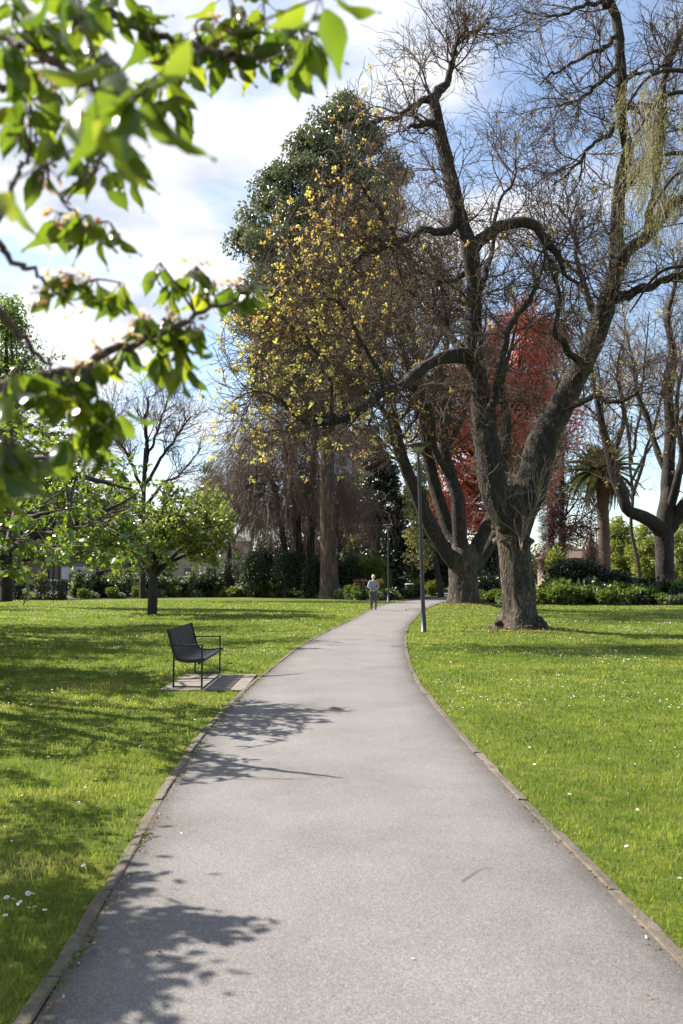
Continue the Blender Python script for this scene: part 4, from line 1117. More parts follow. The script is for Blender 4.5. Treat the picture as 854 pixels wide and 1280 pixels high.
# dark evergreens closing the view behind the path
for lab, d, tr, env, nl, lm in (
    ('tall dark evergreen tree right behind the bend of the path', 84, [(470, 745, 0, 7), (470, 680, 0, 6), (470, 600, 0, 4), (470, 565, 0, 1)], [(556, 462, 480), (585, 446, 500), (620, 436, 512), (670, 430, 520), (715, 430, 524), (738, 436, 520)], 26000, 'dark'),
    ('broad dark evergreen tree behind the litter bin', 90, [(535, 742, 0, 7), (535, 690, 0, 6), (535, 640, 0, 3)], [(610, 520, 545), (640, 500, 568), (680, 495, 575), (720, 500, 575), (738, 505, 570)], 20000, 'dark'),
    ('dark evergreen tree behind the two bare trunks', 88, [(612, 742, 0, 7), (612, 690, 0, 6), (612, 640, 0, 3)], [(630, 600, 625), (660, 582, 650), (700, 575, 668), (730, 575, 670), (740, 580, 668)], 18000, 'dark'),
    ('dark evergreen tree between the weeping tree and the gum trunk', 88, [(385, 742, 0, 7), (385, 690, 0, 6), (385, 640, 0, 3)], [(610, 372, 400), (640, 350, 430), (690, 340, 440), (738, 342, 440)], 15000, 'dark'),
    ('leafy mid-green tree showing between the gum trunk and the path lamp', 98, [(452, 740, 0, 5), (450, 690, 0, 4), (450, 640, 0, 2)], [(600, 440, 470), (625, 425, 485), (660, 420, 490), (700, 425, 488), (720, 430, 480)], 9000, 'yellowgreen'),
):
    rng = np.random.RandomState(int(tr[0][0]))
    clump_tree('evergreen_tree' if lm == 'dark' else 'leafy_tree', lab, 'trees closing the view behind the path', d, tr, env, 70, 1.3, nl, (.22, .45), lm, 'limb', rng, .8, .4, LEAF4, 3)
rng = np.random.RandomState(104)
clump_tree('variegated_tree', 'small cream-leaved tree at the right of the path bend, behind the near lamp post', None, 62,
    [(552, 746, 0, 4), (546, 710, 0, 3.5), (536, 660, 0, 2.6), (526, 610, 0, 1.2)],
    [(575, 515, 532), (600, 504, 540), (640, 500, 548), (670, 500, 552), (695, 502, 550), (705, 508, 540)],
    36, .7, 4200, (.16, .3), 'cream', 'limb', rng, .8, .4, LEAF4, 5)
# yellow-green trees far right
for lab, d, tr, env, nl in (
    ('light yellow-green tree right behind the palm trunk', 112, [(772, 738, 0, 3.5), (772, 700, 0, 3), (772, 670, 0, 1.4)], [(650, 762, 785), (665, 748, 800), (690, 742, 806), (715, 745, 806), (730, 750, 800)], 11000),
    ('light yellow-green tree left of the big dark trunk at the right', 100, [(812, 740, 0, 3.5), (812, 700, 0, 3), (812, 675, 0, 1.4)], [(655, 800, 822), (670, 788, 836), (695, 784, 842), (718, 788, 842), (732, 792, 836)], 10000),
    ('light yellow-green tree at the right edge behind the big dark trunk', 108, [(856, 738, 0, 3.5), (856, 700, 0, 3), (856, 670, 0, 1.4)], [(648, 845, 872), (670, 832, 895), (700, 828, 905), (722, 832, 900)], 11000),
):
    rng = np.random.RandomState(int(tr[0][0]))
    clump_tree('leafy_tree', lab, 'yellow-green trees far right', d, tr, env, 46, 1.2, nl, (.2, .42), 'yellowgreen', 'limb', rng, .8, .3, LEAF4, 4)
# trees at the far left
for lab, d, tr, env, nl, lm, ls in (
    ('tall fresh green tree standing behind the cherry trees at the far left edge', 48, [(8, 752, 0, 8), (8, 650, 0, 6), (8, 520, 0, 4), (8, 420, 0, 1.5)], [(380, 0, 22), (400, -30, 40), (440, -60, 48), (490, -70, 50), (540, -70, 40), (600, -60, 30)], 16000, 'cherry', (.14, .26)),
    ('hazy grey-green tree beyond the street, left of the weeping tree', 128, [(262, 738, 0, 3), (262, 680, 0, 2.4), (264, 620, 0, 1)], [(575, 256, 272), (600, 242, 284), (640, 236, 290), (680, 240, 288)], 7000, 'grey', (.25, .5)),
    ('dark leafy tree with a thick trunk beyond the young cherry tree', 80, [(142, 748, 0, 7), (143, 725, 0, 6), (143, 690, 0, 5), (143, 650, 0, 2)], [(640, 120, 170), (660, 105, 185), (690, 100, 190)], 5000, 'dark', (.2, .4)),
):
    rng = np.random.RandomState(int(tr[0][0]) + 5)
    clump_tree('leafy_tree', lab, None, d, tr, env, 60, 1.1 if d < 60 else 1.4, nl, ls, lm, 'limb', rng, .8, .4, LEAF4, 4)

# ---- generic bare tree from traced limbs
def bare_tree(label, d, trunk, L, n1, n2, n3, l1, l2, l3, r1, r2, r3, rng, mat='twig', trop=.2, name='bare_tree', trm='limb', leaves=None, group=None, t0=.3, flute=.15, ang=(.4, 1.0)):
    global ORG
    P, R = limb(trunk, d, 34); base = P[0].copy(); base[2] = 0; ORG = base
    root = thing(name, label, 'tree', base, group=group)
    b = MB(); b.tubes(P, R, 28, 0, prof=bark_prof(rng.uniform(0, 9), .1, .06, flute)); b.build('trunk', MAT[trm], root, ORG)
    Ps, Rs = [], []
    for i, l in enumerate(L):
        P_, R_ = limb(l, d, 26, .05 * d / 40, rng)
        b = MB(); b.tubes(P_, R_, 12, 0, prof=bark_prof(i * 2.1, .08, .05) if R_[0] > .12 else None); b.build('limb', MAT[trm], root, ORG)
        Ps.append(P_); Rs.append(R_)
    P0, R0 = np.stack(Ps), np.stack(Rs)
    b = MB()
    P1, R1 = grow(P0, R0, rng, n1, t0, 1, l1, ang, 8, (0, 0, trop), .16, .5, r1, r2)
    P2, R2 = grow(P1, R1, rng, n2, .15, 1, l2, ang, 6, (0, 0, trop), .17, .6, r2 * 1.6, r3 * 1.3)
    b.tubes(P1, R1, 5); b.tubes(P2, R2, 4)
    P3, R3 = P2, R2
    if n3:
        P3, R3 = grow(P2, R2, rng, n3, .2, 1, l3, ang, 5, (0, 0, trop), .18, .7, r3 * 1.5, r3)
        b.tubes(P3, R3, 3)
    mats = [MAT[mat]]
    if leaves:
        lm, n, per, ls, dr = leaves; mats.append(MAT[lm])
        twig_leaves(b, rng, P3, R3, n, ls, 1, per, ls[1], dr)
    b.build('crown', mats, root, ORG)
    return root

rng = np.random.RandomState(55)
bare_tree('dark bare tree at the right edge with a crooked limb reaching left', 70,
    [(831, 746, 0, 15), (831, 735, 0, 12), (831, 700, 0, 11), (830, 670, 0, 12), (833, 640, 0, 11), (836, 610, 0, 6)],
    [[(830, 668, 0, 11), (820, 655, -.5, 9), (800, 645, -1.5, 8), (783, 636, -2, 7), (778, 620, -2, 6.5), (770, 600, -2, 6), (763, 575, -2, 5.5), (757, 545, -2, 5), (750, 515, -2, 4), (742, 480, -2, 3), (735, 440, -2, 2), (722, 405, -2, 1)],
     [(833, 665, 0, 10), (834, 625, .5, 9), (836, 590, .8, 8), (838, 540, 1, 7), (836, 490, 1, 6), (842, 440, 1, 5), (836, 395, 1, 3.5), (845, 350, 1, 2), (840, 310, 1, 1)],
     [(836, 660, 0, 10), (850, 640, -.5, 8), (866, 610, -1, 7), (880, 560, -1.5, 6), (885, 500, -1.5, 4), (900, 440, -1.5, 2)],
     [(836, 600, .8, 5), (822, 565, 1.5, 4), (812, 530, 2, 3.5), (800, 500, 2.4, 3), (792, 460, 2.6, 2), (785, 420, 2.6, 1)],
     [(838, 640, 0, 6), (846, 600, -2, 5), (852, 560, -2.5, 4), (846, 520, -3, 3), (850, 470, -3, 2), (860, 420, -3, 1)],
     [(763, 575, -2, 3.5), (776, 545, -3, 3), (780, 510, -3.5, 2.4), (772, 470, -4, 1.6), (778, 430, -4, 1)],
     [(838, 545, 1, 4), (856, 520, 0, 3), (862, 480, -.5, 2.4), (856, 440, -.8, 1.4)]],
    190, 1500, 3600, (1.6, 4.6), (.8, 2.2), (.4, 1.0), .05, .014, .008, rng, leaves=('bud', 350, 5, (.1, .22), .3))
rng = np.random.RandomState(57)
bare_tree('pale beige fine-twigged bare tree beyond the palm, left of the dark right-edge tree', 98,
    [(801, 742, 0, 2.6), (798, 705, 0, 2.2), (789, 660, 0, 2), (791, 620, 0, 1.9), (787, 570, 0, 1.6), (790, 520, 0, .9)],
    [[(791, 640, 0, 2.4), (775, 590, 1, 2), (758, 540, 2, 1.6), (750, 480, 3, 1.2), (742, 420, 3, .6)], [(791, 620, 0, 2.4), (806, 570, -1, 2), (822, 520, -2, 1.6), (832, 460, -2, 1), (840, 400, -2, .5)],
     [(790, 580, 0, 2.2), (784, 530, 1, 1.8), (776, 470, 2, 1.2), (780, 400, 2, .8), (772, 345, 2, .5)], [(790, 570, 0, 2), (800, 520, -1, 1.6), (805, 460, -1, 1.2), (812, 390, -1, .6)], [(790, 600, 0, 2), (812, 560, 2, 1.6), (845, 520, 3, 1.2), (866, 470, 3, .6)]],
    170, 1600, 4200, (2.0, 5.2), (1.0, 2.8), (.5, 1.4), .045, .016, .010, rng, 'tantwig', leaves=('bud', 260, 5, (.1, .22), .3))
rng = np.random.RandomState(56)
bare_tree('bare fine-twigged tree behind the young cherry tree on the left', 62,
    [(178, 748, 0, 4), (178, 700, 0, 3.4), (179, 650, 0, 3), (180, 600, 0, 2.4), (181, 560, 0, 1.0)],
    [[(180, 600, 0, 3), (184, 560, 0, 2.6), (182, 530, 0, 2.2), (186, 495, 0, 1)], [(180, 620, 0, 2.4), (165, 580, .5, 2), (150, 550, 1, 1.5), (140, 510, 1, .8)],
     [(180, 610, 0, 2.4), (200, 575, -.5, 2), (218, 550, -1, 1.5), (240, 520, -1, .8)], [(179, 640, 0, 2.4), (155, 605, -1, 1.8), (135, 590, -1.5, 1.2), (118, 565, -1.6, .7)],
     [(179, 635, 0, 2.4), (205, 605, 1, 1.8), (228, 590, 1.5, 1.2), (252, 560, 1.6, .7)], [(181, 580, 0, 2), (195, 545, .6, 1.6), (205, 515, .8, 1.), (212, 490, .8, .6)]],
    150, 1000, 2200, (1.2, 3.0), (.6, 1.6), (.4, .9), .035, .012, .007, rng)
# weeping bare tree
def weeping():
    global ORG
    rng = np.random.RandomState(61); d = 72
    base = at(372, HZ, d); base[2] = 0; ORG = base
    root = thing('weeping_tree', 'brown leafless weeping tree with a dense curtain of hanging twigs behind the shrubs', 'tree', base)
    stems = [[(372, 748, 0, 6), (373, 700, 0, 5.5), (370, 640, 0, 5), (366, 600, -.5, 4.5), (358, 560, -1, 3), (345, 530, -1.2, 1.5)],
             [(388, 748, .5, 5), (388, 690, .6, 5), (390, 640, .6, 4.5), (392, 590, .6, 4), (395, 545, .6, 2.5), (400, 515, .6, 1)],
             [(352, 748, -.6, 4), (355, 690, -.5, 3.8), (350, 640, -.4, 3.4), (340, 600, -.3, 3), (322, 565, -.3, 2), (305, 548, -.2, 1)]]
    Ps, Rs = [], []
    for i, s_ in enumerate(stems):
        P, R = limb(s_, d, 26, .06, rng); b = MB(); b.tubes(P, R, 14, 0, prof=bark_prof(i * 3., .1, .07)); b.build('trunk', MAT['limb'], root, ORG); Ps.append(P); Rs.append(R)
    P0, R0 = np.stack(Ps), np.stack(Rs)
    b = MB()
    P1, R1 = grow(P0, R0, rng, 95, .35, 1, (3.0, 6.2), (.6, 1.3), 10, (0, 0, -.9), .12, .5, .06, .02)
    P2, R2 = grow(P1, R1, rng, 1500, .15, 1, (1.5, 3.8), (.4, 1.0), 8, (0, 0, -1.6), .14, .6, .025, .012)
    P3, R3 = grow(P2, R2, rng, 13000, .1, 1, (.8, 2.4), (.3, .9), 6, (0, 0, -1.8), .15, .7, .016, .010)
    for P in (P1, P2, P3): P[:, :, 2] = np.maximum(P[:, :, 2], .9 + rng.rand(len(P))[:, None] * 1.6)
    b.tubes(P1, R1, 5); b.tubes(P2, R2, 4); b.tubes(P3, R3, 3)
    b.build('crown', MAT['weeptwig'], root, ORG)
weeping()
rng = np.random.RandomState(62)
bare_tree('low bare shrubby tree with arching pale twigs in front of the sandstone building', 80,
    [(285, 745, 0, 3), (285, 715, 0, 2.6), (286, 690, 0, 2.4), (288, 675, 0, 1.6)],
    [[(286, 690, 0, 2), (270, 665, 0, 1.6), (245, 655, 0, 1.2), (222, 662, 0, .7)], [(286, 690, 0, 2), (300, 660, 0, 1.6), (318, 650, 0, 1.2), (335, 655, 0, .7)], [(286, 685, 0, 2), (284, 655, 1, 1.6), (276, 635, 1.4, 1), (262, 625, 1.4, .6)], [(286, 685, 0, 2), (292, 650, -1, 1.4), (304, 630, -1.4, 1), (318, 622, -1.6, .6)]],
    110, 900, 2400, (1.2, 2.8), (.7, 1.8), (.4, .9), .03, .013, .008, rng, 'weeptwig', -.4)

# weeping willow whose hanging strands come in at the right edge
def willow():
    global ORG
    rng = np.random.RandomState(63); d = 21
    base = np.array([10.9, 21.5, 0]); ORG = base
    root = thing('willow_tree', 'weeping tree with thin yellow-green hanging strands at the upper right edge', 'tree', base)
    P = catmull([base, base + (0, 0, 3), base + (.2, 0, 7), base + (.1, -.3, 11), base + (-.2, -.4, 14)], 26); R = np.linspace(.42, .09, 26)
    b = MB(); b.tubes(P, R, 20, 0, prof=bark_prof(4.4, .1, .06, .15)); b.build('trunk', MAT['limb'], root, ORG)
    Ps = [catmull([P[k], P[k] + (-1.3, dy, 1.5), P[k] + (-2.6, dy * 1.6, 1.7), P[k] + (-3.5, dy * 2, .6)], 26) for k, dy in ((14, .3), (17, -.5), (19, .6), (21, -.2), (23, .2))]
    Rs = [np.linspace(.1, .02, 26)] * 5
    for p, r in zip(Ps, Rs):
        b = MB(); b.tubes(p, r, 8); b.build('limb', MAT['limb'], root, ORG)
    P0, R0 = np.stack(Ps), np.stack(Rs); b = MB()
    P1, R1 = grow(P0, R0, rng, 95, .3, 1, (1.5, 3.8), (.5, 1.2), 10, (0, 0, -2.6), .1, .4, .012, .005)
    P2, R2 = grow(P1, R1, rng, 900, .1, 1, (.6, 1.6), (.3, .8), 7, (0, 0, -2.4), .12, .7, .006, .0035)
    ok = lambda Q: (Q[:, :, 0].min(1) > 7.15 - .25 * rng.rand(len(Q))) & (Q[:, -1, 2] > 9.0 + 1.6 * rng.rand(len(Q)))
    k1, k2 = ok(P1), ok(P2); P1, R1, P2, R2 = P1[k1], R1[k1], P2[k2], R2[k2]
    b.tubes(P1, R1, 4); b.tubes(P2, R2, 3)
    twig_leaves(b, rng, P2, R2, 3800, (.045, .09), 1, 2, .03, .7, LEAFN, .05)
    b.build('crown', [MAT['tantwig'], MAT['willow']], root, ORG)
willow()

# ---- palm
def palm():
    global ORG
    rng = np.random.RandomState(71); d = 86
    base = at(755, HZ, d); base[2] = 0; ORG = base
    top = at(752, 594, d)
    root = thing('palm_tree', 'tall feather palm with a thick brown trunk rising behind the dark shrubs', 'palm tree', base)
    P = catmull([base, base * .6 + top * .4 + (.1, 0, 0), top], 40); R = np.linspace(.62, .55, 40) * (1 + .05 * (np.arange(40) % 2)); R[0] = .8; R[-5:] *= np.array([1.1, 1.35, 1.5, 1.3, .7])
    b = MB(); b.tubes(P, R, 20, 0, prof=bark_prof(1., .06, .06)); b.build('trunk', MAT['palmbark'], root, ORG)
    b = MB()
    for k in range(60):
        a = k * 2.4; z = -1.5 + k / 60 * 1.6
        s_ = top + np.array([math.cos(a) * .55, math.sin(a) * .55, z]); e = s_ + np.array([math.cos(a) * .5, math.sin(a) * .5, .75])
        b.tubes(np.stack([s_, (s_ + e) / 2 + (0, 0, -.03), e]), np.array([.13, .10, .05]), 5)
    b.build('boot_cluster', MAT['palmbase'], root, ORG)
    def frond_mesh(Lf, droop, mat, dead=False):
        b = MB(); n = 22
        s_ = np.linspace(0, 1, n)
        X = Lf * s_ * (1 - .18 * droop * s_); Z = Lf * (.16 * s_ - droop * s_ ** 2 * .62)
        pts = np.stack([X, 0 * X, Z], 1)
        b.tubes(pts, np.linspace(.055, .008, n), 4)
        pos, XX, YY, sz = [], [], [], []
        m = 74
        for q in range(m):
            t = .14 + .86 * q / m
            x = np.interp(t, s_, X); z = np.interp(t, s_, Z)
            tx = np.interp(min(t + .02, 1), s_, X) - x; tz = np.interp(min(t + .02, 1), s_, Z) - z
            T = np.array([tx, 0, tz]); T /= np.linalg.norm(T) + 1e-9
            for sd in (-1, 1):
                dirv = T * .75 + np.array([0, sd * .85, 0]) + np.array([0, 0, -.25 if not dead else -.9]) + rng.normal(size=3) * .07
                pos.append((x, 0, z)); XX.append(dirv); YY.append(np.cross(dirv, (0, 0, 1)) + rng.normal(size=3) * .2)
                sz.append(.72 * (math.sin(PI * min(1, t * .85 + .12)) ** .6) * (.8 if dead else 1) + .1)
        b.leaves(np.array(pos, float), np.array(XX), np.array(YY), np.array(sz), (np.array([(0, .02, 0), (.5, .045, .0), (1, 0, -.08), (.5, -.045, 0), (0, -.02, 0)]), [], [(0, 1, 4), (1, 3, 4), (1, 2, 3)]), 0, rng.rand(len(pos)))
        return b
    protos = {}
    for nm, Lf, dr, mat, dead in (('young', 3.6, .35, 'palmleaf', False), ('mid', 4.3, .85, 'palmleaf', False), ('old', 4.1, 1.35, 'palmleaf', False), ('dead', 3.1, 1.9, 'palmdead', True)):
        protos[nm] = frond_mesh(Lf, dr, MAT[mat], dead).build('frond', MAT[mat], root)
    used = set()
    def place(nm, az, el):
        o = protos[nm]
        if nm in used: o = o.copy(); C.objects.link(o); o.parent = root
        used.add(nm)
        o.location = tuple(top - ORG + np.array([math.cos(az) * .3, math.sin(az) * .3, .1])); o.rotation_euler = (0, -el, az)
    for k in range(14): place('young', k * 2.4, rng.uniform(.75, 1.3))
    for k in range(24): place('mid', k * 2.4 + .3, rng.uniform(.25, .8))
    for k in range(22): place('old', k * 2.4 + .9, rng.uniform(-.1, .35))
    for k in range(20): place('dead', k * 2.4 + 1.3, rng.uniform(-.55, -.1))
palm()

# ------------------------------------------------------------------ cherry trees
def cherry(label, base, H, trunk_r, traced, d, nb, blen, n2, n3, nleaf, lsize, rng, box, leafm='cherry', up=.15, lean=(0, 0, 0), tmpl=LEAFW, keep=None, group='cherry trees on the left lawn'):
    """low spreading tree: boughs radiate from the top of a short trunk; box = (xmin,xmax,ymin,ymax,zmin,zmax) keeps the crown's extent"""
    global ORG
    base = np.array(base, float); ORG = base
    root = thing('cherry_tree', label, 'tree', base, group=group)
    P = catmull([base + (0, 0, -.02), base + (0, 0, .12), base + (.03, 0, H * .5), base + np.array([.0, .02, H]) + np.array(lean)], 34)
    R = np.interp(np.linspace(0, 1, 34), [0, .06, .15, .8, 1], [trunk_r * 1.75, trunk_r * 1.3, trunk_r * 1.05, trunk_r * .95, trunk_r * .8])
    b = MB(); b.tubes(P, R, 26, 0, prof=bark_prof(base[0], .09, .05, .12)); b.build('trunk', MAT['cherrybark'], root, ORG)
    Ps, Rs = [], []
    for l in traced:
        P_, R_ = limb(l, d, 26, .02, rng); Ps.append(P_); Rs.append(R_)
    for k in range(nb):
        az = k * 2.399 + rng.uniform(-.3, .3); Ln = rng.uniform(*blen); el = rng.uniform(.18, 1.1)
        s_ = P[-1 - rng.randint(0, 8)]
        dv = np.array([math.cos(az), math.sin(az), math.tan(el) * .8])
        e = s_ + dv * Ln / np.linalg.norm(dv)
        mid = (s_ + e) / 2 + np.array([0, 0, .12 * Ln]) + rng.normal(size=3) * .1 * Ln
        if keep is not None and not keep(e[None] + (.4, 0, 0), rng)[0]: continue
        Ps.append(catmull([s_, mid, e], 26)); Rs.append(np.linspace(trunk_r * .5, .012, 26))
    for p, r in zip(Ps, Rs):
        b = MB(); b.tubes(p, r, 12); b.build('limb', MAT['cherrybark'], root, ORG)
    P0, R0 = np.stack(Ps), np.stack(Rs)
    b = MB()
    P1, R1 = grow(P0, R0, rng, n2, .3, 1, (blen[0] * .25, blen[1] * .42), (.5, 1.2), 7, (0, 0, up), .15, .5, .03, .009)
    P2, R2 = grow(P1, R1, rng, n3, .15, 1, (blen[0] * .09, blen[1] * .2), (.4, 1.1), 5, (0, 0, -.1), .16, .6, .012, .005)
    def inside(Pq):
        e = Pq[:, -1]
        return (e[:, 0] > box[0]) & (e[:, 0] < box[1]) & (e[:, 1] > box[2]) & (e[:, 1] < box[3]) & (e[:, 2] > box[4]) & (e[:, 2] < box[5])
    k1 = inside(P1); P1, R1 = P1[k1], R1[k1]
    k2 = inside(P2); P2, R2 = P2[k2], R2[k2]
    if keep is not None:
        k1 = keep(P1[:, -1], rng); P1, R1 = P1[k1], R1[k1]
        k2 = keep(P2[:, -1], rng); P2, R2 = P2[k2], R2[k2]
    b.tubes(P1, R1, 5); b.tubes(P2, R2, 4)
    A = (P2, R2)
    twig_leaves(b, rng, P2, R2, int(nleaf / 5), lsize, 1, 5, .05, .75, tmpl, .15, out=.5)
    b.build('crown', [MAT['cherrytwig'], MAT[leafm]], root, ORG)
    return root

def shade_keep(e, rng):
    # crown shaped for its shade: drops twigs shading the bench pad and sunny lawn
    xs = e[:, 0] - SUN.x / SUN.z * e[:, 2]; ys_ = e[:, 1] - SUN.y / SUN.z * e[:, 2]
    lim = np.interp(ys_, [5.8, 6.5, 6.9, 7.4, 7.8, 8.4, 10.5, 11.2, 11.7, 14.4, 15, 20], [-4, -3.2, -.6, -.4, -1.3, -.5, .15, -.7, -2.45, -2.5, -1.9, -2.2])
    return (xs < lim) & ~((ys_ > 6.3) & (ys_ < 8.1) & (xs < -1.5) & (rng.rand(len(e)) < .8))
rng = np.random.RandomState(201)
cherry('cherry tree whose dark low limbs reach in from the left edge', (-7.2, 12.6, 0), 1.5, .20,
    [[(-190, 735, 0, 14), (-90, 716, -.5, 11), (0, 694, -1, 8), (22, 684, -1.1, 7), (40, 670, -1.2, 6), (60, 666, -1.2, 5.5), (81, 660, -1.2, 5), (102, 648, -1.2, 4), (140, 633, -1.2, 2.5), (172, 618, -1.2, 1)],
     [(-190, 735, 0, 12), (-80, 716, .8, 8), (0, 702, 1.2, 4.5), (40, 698, 1.4, 3.4), (85, 685, 1.6, 2.4), (130, 688, 1.8, 1.2)],
     [(-190, 725, 0, 13), (-110, 660, -.8, 9), (-40, 630, -1.6, 7), (10, 622, -2.2, 5), (34, 645, -2.6, 3.5), (60, 640, -2.8, 2)],
     [(-190, 725, 0, 12), (-120, 690, -2, 8), (-60, 640, -3.2, 7), (0, 600, -4, 5), (50, 575, -4.3, 3), (90, 590, -4.5, 1.2)],
     [(-190, 725, 0, 12), (-100, 650, 1.6, 8), (-20, 600, 2.4, 6), (60, 585, 2.8, 4.5), (120, 600, 3, 3), (165, 612, 3.2, 1.2)]],
    12.6, 17, (3.2, 6.4), 360, 4000, 46000, (.07, .115), rng, (-12.5, -2.2, 7.3, 20, 1.75, 5.6), keep=shade_keep)
rng = np.random.RandomState(202)
b2 = onground(190, 768)
cherry('small cherry tree standing alone on the left lawn behind the bench', (b2[0], b2[1], 0), 2.35, .20,
    [[(190, 700, 0, 5), (204, 680, -.3, 3.6), (222, 668, -.6, 2.8), (250, 662, -.9, 1.6), (280, 655, -1.1, .7)], [(190, 700, 0, 5), (178, 690, .3, 3.8), (160, 672, .6, 2.6), (132, 655, .9, 1.6), (108, 660, 1, .7)],
     [(190, 696, 0, 5), (192, 665, 0, 3.4), (204, 635, -.2, 2.2), (222, 612, -.4, 1)], [(190, 698, 0, 4), (183, 660, .8, 3), (165, 632, 1.4, 2), (150, 618, 1.7, .8)],
     [(190, 698, 0, 4), (210, 660, .9, 3), (240, 635, 1.6, 2), (266, 628, 2, .8)], [(190, 698, 0, 4), (196, 680, -1.2, 3), (212, 650, -2, 2), (238, 645, -2.5, .8)]],
    float(b2[1]), 9, (2.6, 4.3), 190, 1900, 21000, (.10, .17), rng, (b2[0] - 4.2, b2[0] + 3.7, b2[1] - 3.6, b2[1] + 3.6, 1.75, 5.9), 'palecherry')
rng = np.random.RandomState(203)
cherry('cherry tree farther back at the left edge, in front of the clipped hedge', (-12.6, 26.0, 0), 1.9, .24, [], 26, 20, (4.4, 6.8), 340, 3200, 30000, (.10, .17), rng, (-21, -6.1, 20, 32, 1.9, 8.2))
rng = np.random.RandomState(205)
cherry('added cherry tree shading the left lawn, crown tips just inside the left edge', (-12.8, 18.6, 0), 1.8, .22, [], 18.6, 16, (3.6, 5.6), 300, 3000, 34000, (.09, .14), rng, (-19, -7.2, 13.5, 24, 1.9, 6.0))  # tree added beyond the left edge to throw shade on the lawn
rng = np.random.RandomState(204)
cherry('cherry tree in leaf far back at the left edge in front of the street', (-25, 44.0, 0), 2.2, .26, [], 44, 12, (4, 6), 220, 1600, 15000, (.14, .24), rng, (-33, -17.5, 37, 51, 2.0, 7.0))

